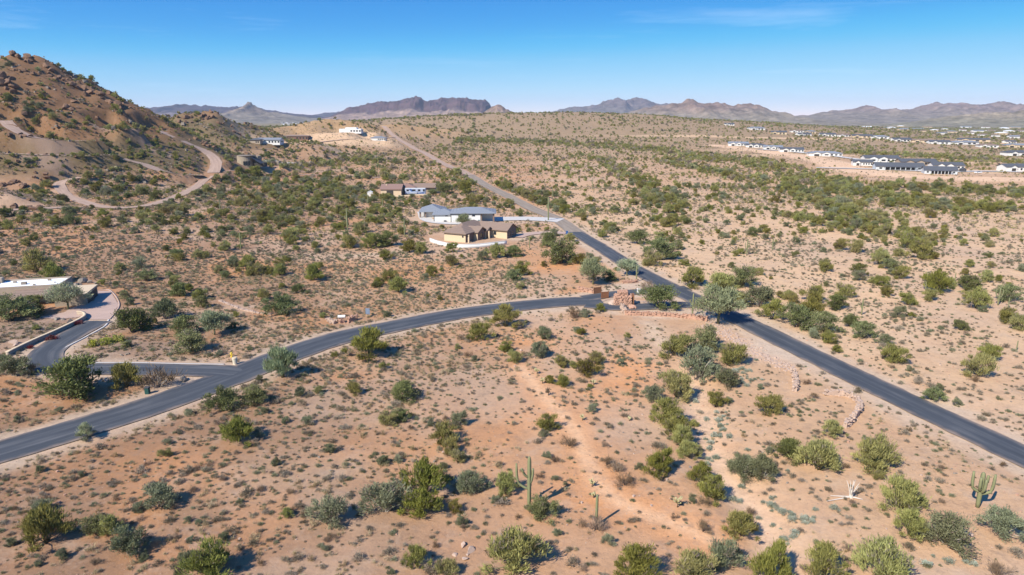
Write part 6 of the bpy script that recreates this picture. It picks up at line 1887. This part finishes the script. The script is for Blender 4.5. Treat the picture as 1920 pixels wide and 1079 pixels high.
# --- low grey shrubs, the commonest plant
cand = []
for y0, y1, dens in ((28, 120, 1 / 2.3), (120, 220, 1 / 2.0), (220, 420, 1 / 3.0), (420, 900, 1 / 12)):
    x, y = wedge(y0, y1, dens * 2.2)
    k = 0.75 + 1.3 * fbm(x, y, 17, 3, 301) + 0.7 * fbm(x, y, 5, 2, 303)
    k = k + 0.7 * sstep(15, -25, x) + 0.8 * np.exp(-((x + 45) / 30) ** 2 - ((y - 150) / 35) ** 2)
    k = np.clip(k, 0.05, 2.2) * (1 - 0.9 * near_line(x, y, GRADED, 15)) * (1 - 0.95 * near_line(x, y, WASH, 2.6)) * (1 - 0.7 * near_line(x, y, TRAIL, 2.2))
    keep = rng.random(len(x)) < k / 2.2
    x, y = x[keep], y[keep]; ok = clear(x, y, 1.2); cand.append(np.c_[x[ok], y[ok]])
S = np.vstack(cand); sx, sy = S.T
sz = np.concatenate([land(sx[i:i + 60000], sy[i:i + 60000]) for i in range(0, len(sx), 60000)])
sw = np.clip(rng.lognormal(-0.50, 0.42, len(sx)), 0.25, 1.8) * (1 + 0.25 * sstep(150, 300, sy))
px, py = project(sx, sy, sz)
inview = (px > 0) & (px < 1920) & (py < 1085)
order = np.argsort(-(sw / np.hypot(sy, CAM_Z)) * inview)[:300]
single = np.zeros(len(sx), bool)
for n_, i in enumerate(by_mark(order, px, py)):
    k = ("burs", "burs", "burs", "dry", "gray")[n_ % 5]
    if sx[i] < -12: where, grp = "on the reddish ground at the left foreground", "left foreground"
    elif sx[i] < 25: where, grp = "on the bare orange ground in the middle foreground", "middle foreground"
    else: where, grp = "on the pale ground in the right foreground", "right foreground"
    w_ = {"burs": "low grey-brown bursage mound", "dry": "small brown twiggy dry shrub", "gray": "small grey-green twiggy bush"}[k]
    plant(k, float(sx[i]), float(sy[i]), float(sw[i]), pointer(w_, px[i], py[i]), "%s, %s" % (SPECIES[k][0].replace("_", " "), grp), parts=False, z=float(sz[i]))
    single[i] = True
r_ = ~single & (sy < 240)
scatter("bursage_cover", np.c_[sx, sy, sz - 0.02][r_], sw[r_], rng.integers(0, 9, r_.sum()), source_collection("bursage_cover_shape", "bursage", (F_BURS, F_BURS, F_IRON), 3), "low grey-brown bursage dotting the bare ground everywhere", "shrubs")
r_ = ~single & (sy >= 240)
scatter("distant_bursage_cover", np.c_[sx, sy, sz - 0.02][r_], sw[r_] * 1.25, rng.integers(0, 9, r_.sum()), source_collection("distant_bursage_shape", "fartuft", (F_BURS, F_BURS, F_CREO), 3), "tiny brown shrubs dotting the distant ground", "shrubs")

# --- straw-coloured grass, thickest along the road verges
x, y = wedge(28, 200, 1 / 0.9)
d = road_query(x, y)[0]
k = 0.22 + 0.35 * sstep(10, -25, x) + 0.9 * fbm(x, y, 11, 3, 401) + 0.8 * sstep(8, 2.5, d) * sstep(5, -15, x) + 0.5 * np.exp(-((x + 35) / 30) ** 2 - ((y - 140) / 25) ** 2) - 0.5 * sstep(-5, 20, x)
keep = (rng.random(len(x)) < np.clip(k, 0, 1)) & clear(x, y, 1.4)
x, y = x[keep], y[keep]; z = land(x, y)
scatter("dry_grass", np.c_[x, y, z - 0.02], np.clip(rng.lognormal(-0.55, 0.4, len(x)), 0.2, 1.3), rng.integers(0, 4, len(x)), source_collection("dry_grass_shape", "straw", (F_STRAW,), 4), "straw-coloured dry grass tufts along the verges and flats", "grass")

# --- silvery brittlebush by the wash
nb = 0
for (cx, cy, rx, ry, n_) in ((1395, 705, 32, 26, 26), (1350, 790, 22, 34, 26), (1330, 850, 12, 30, 10), (1480, 985, 55, 45, 22), (1400, 870, 26, 22, 10), (1440, 920, 40, 40, 12), (1290, 745, 14, 20, 6), (1780, 1050, 40, 18, 5)):
    for _ in range(n_):
        qx, qy = survey(cx + random.gauss(0, rx * 0.55), cy + random.gauss(0, ry * 0.55))
        if road_query(np.array([qx]), np.array([qy]))[0][0] < 1.5: continue
        bu, bv = project(qx, qy, 0.0)
        plant("brit", float(qx), float(qy), random.uniform(0.45, 1.25), pointer("silvery green brittlebush", bu, bv), "silvery brittlebush by the wash" if cx < 1600 else "silvery brittlebush at the bottom right", parts=False)

# --- stony ground: loose stones near by, rocks and tussocks on the hill
def stone_collection(name, mats, n=3):
    c = bpy.data.collections.new(name)
    for k, (m, s) in enumerate([(m, s) for m in mats for s in range(n)]):
        mb = MB().rock((0, 0, 0.25), (0.5, 0.42, 0.36), 500 + k); c.objects.link(bpy.data.objects.new("%s_%02d" % (name, k), mb.mesh(name, m)))
    return c


x, y = wedge(28, 170, 1 / 1.6); keep = (rng.random(len(x)) < np.clip(0.35 + 0.9 * fbm(x, y, 9, 3, 501), 0.04, 1)) & clear(x, y, 0.6, False)
x, y = x[keep], y[keep]
scatter("loose_stones", np.c_[x, y, land(x, y) - 0.02], np.clip(rng.lognormal(-1.95, 0.45, len(x)), 0.06, 0.6), rng.integers(0, 9, len(x)), stone_collection("loose_stone_shape", (M_PALEROCK, M_GREYROCK, M_REDROCK)), "loose stones strewn over the bare ground", "stones")
n_ = 42000; x, y = rng.uniform(-520, -60, n_), rng.uniform(270, 720, n_)
hh = np.maximum(ridge(x, y, HILL, 1.95, 1.18), ridge(x, y, SPUR, 2.6, 1.4)); vis = (np.abs(x) < 0.86 * y + 15)
k = vis & (hh > 3) & clear(x, y, 2.6, False); x, y, hh = x[k], y[k], hh[k]
z = land(x, y); t = rng.random(len(x)); cl = fbm(x, y, 18, 3, 511)
r1 = (t < 0.40 + 0.35 * cl + 0.25 * sstep(25, 70, hh))
scatter("hill_rocks", np.c_[x, y, z - 0.1][r1], np.clip(rng.lognormal(-0.05, 0.55, r1.sum()), 0.35, 4.0), rng.integers(0, 9, r1.sum()), stone_collection("hill_rock_shape", (M_BROWNROCK, M_GREYROCK, M_BROWNROCK)), "broken brown rocks littering the hillside", "rocks")
r2 = ~r1 & (rng.random(len(x)) < 0.52 + 0.5 * fbm(x, y, 30, 3, 517))
scatter("hill_scrub", np.c_[x, y, z - 0.05][r2], np.clip(rng.lognormal(0.58, 0.48, r2.sum()), 0.6, 4.6), rng.integers(0, 12, r2.sum()), source_collection("hill_scrub_shape", "far", (F_CREO, F_MESQ, F_PALO, F_CREO), 3), "olive scrub and straw tussocks covering the hillside", "scrub")

# ------------------------------------------------------------------ the air
hz = bpy.data.materials.new("haze"); hz.use_nodes = True; hn = hz.node_tree; hn.nodes.clear()
ho = hn.nodes.new("ShaderNodeOutputMaterial"); hv = hn.nodes.new("ShaderNodeVolumePrincipled")
hv.inputs['Color'].default_value = (0.62, 0.78, 1.0, 1); hv.inputs['Density'].default_value = 0.000046; hv.inputs['Anisotropy'].default_value = 0.0
hn.links.new(hv.outputs[0], ho.inputs['Volume'])
haze = MB().box(-12500, 12500, -400, 12500, -60, 340).build("haze", hz)
tag(haze, "thin bluish air between here and the far mountains", "haze", kind="stuff")
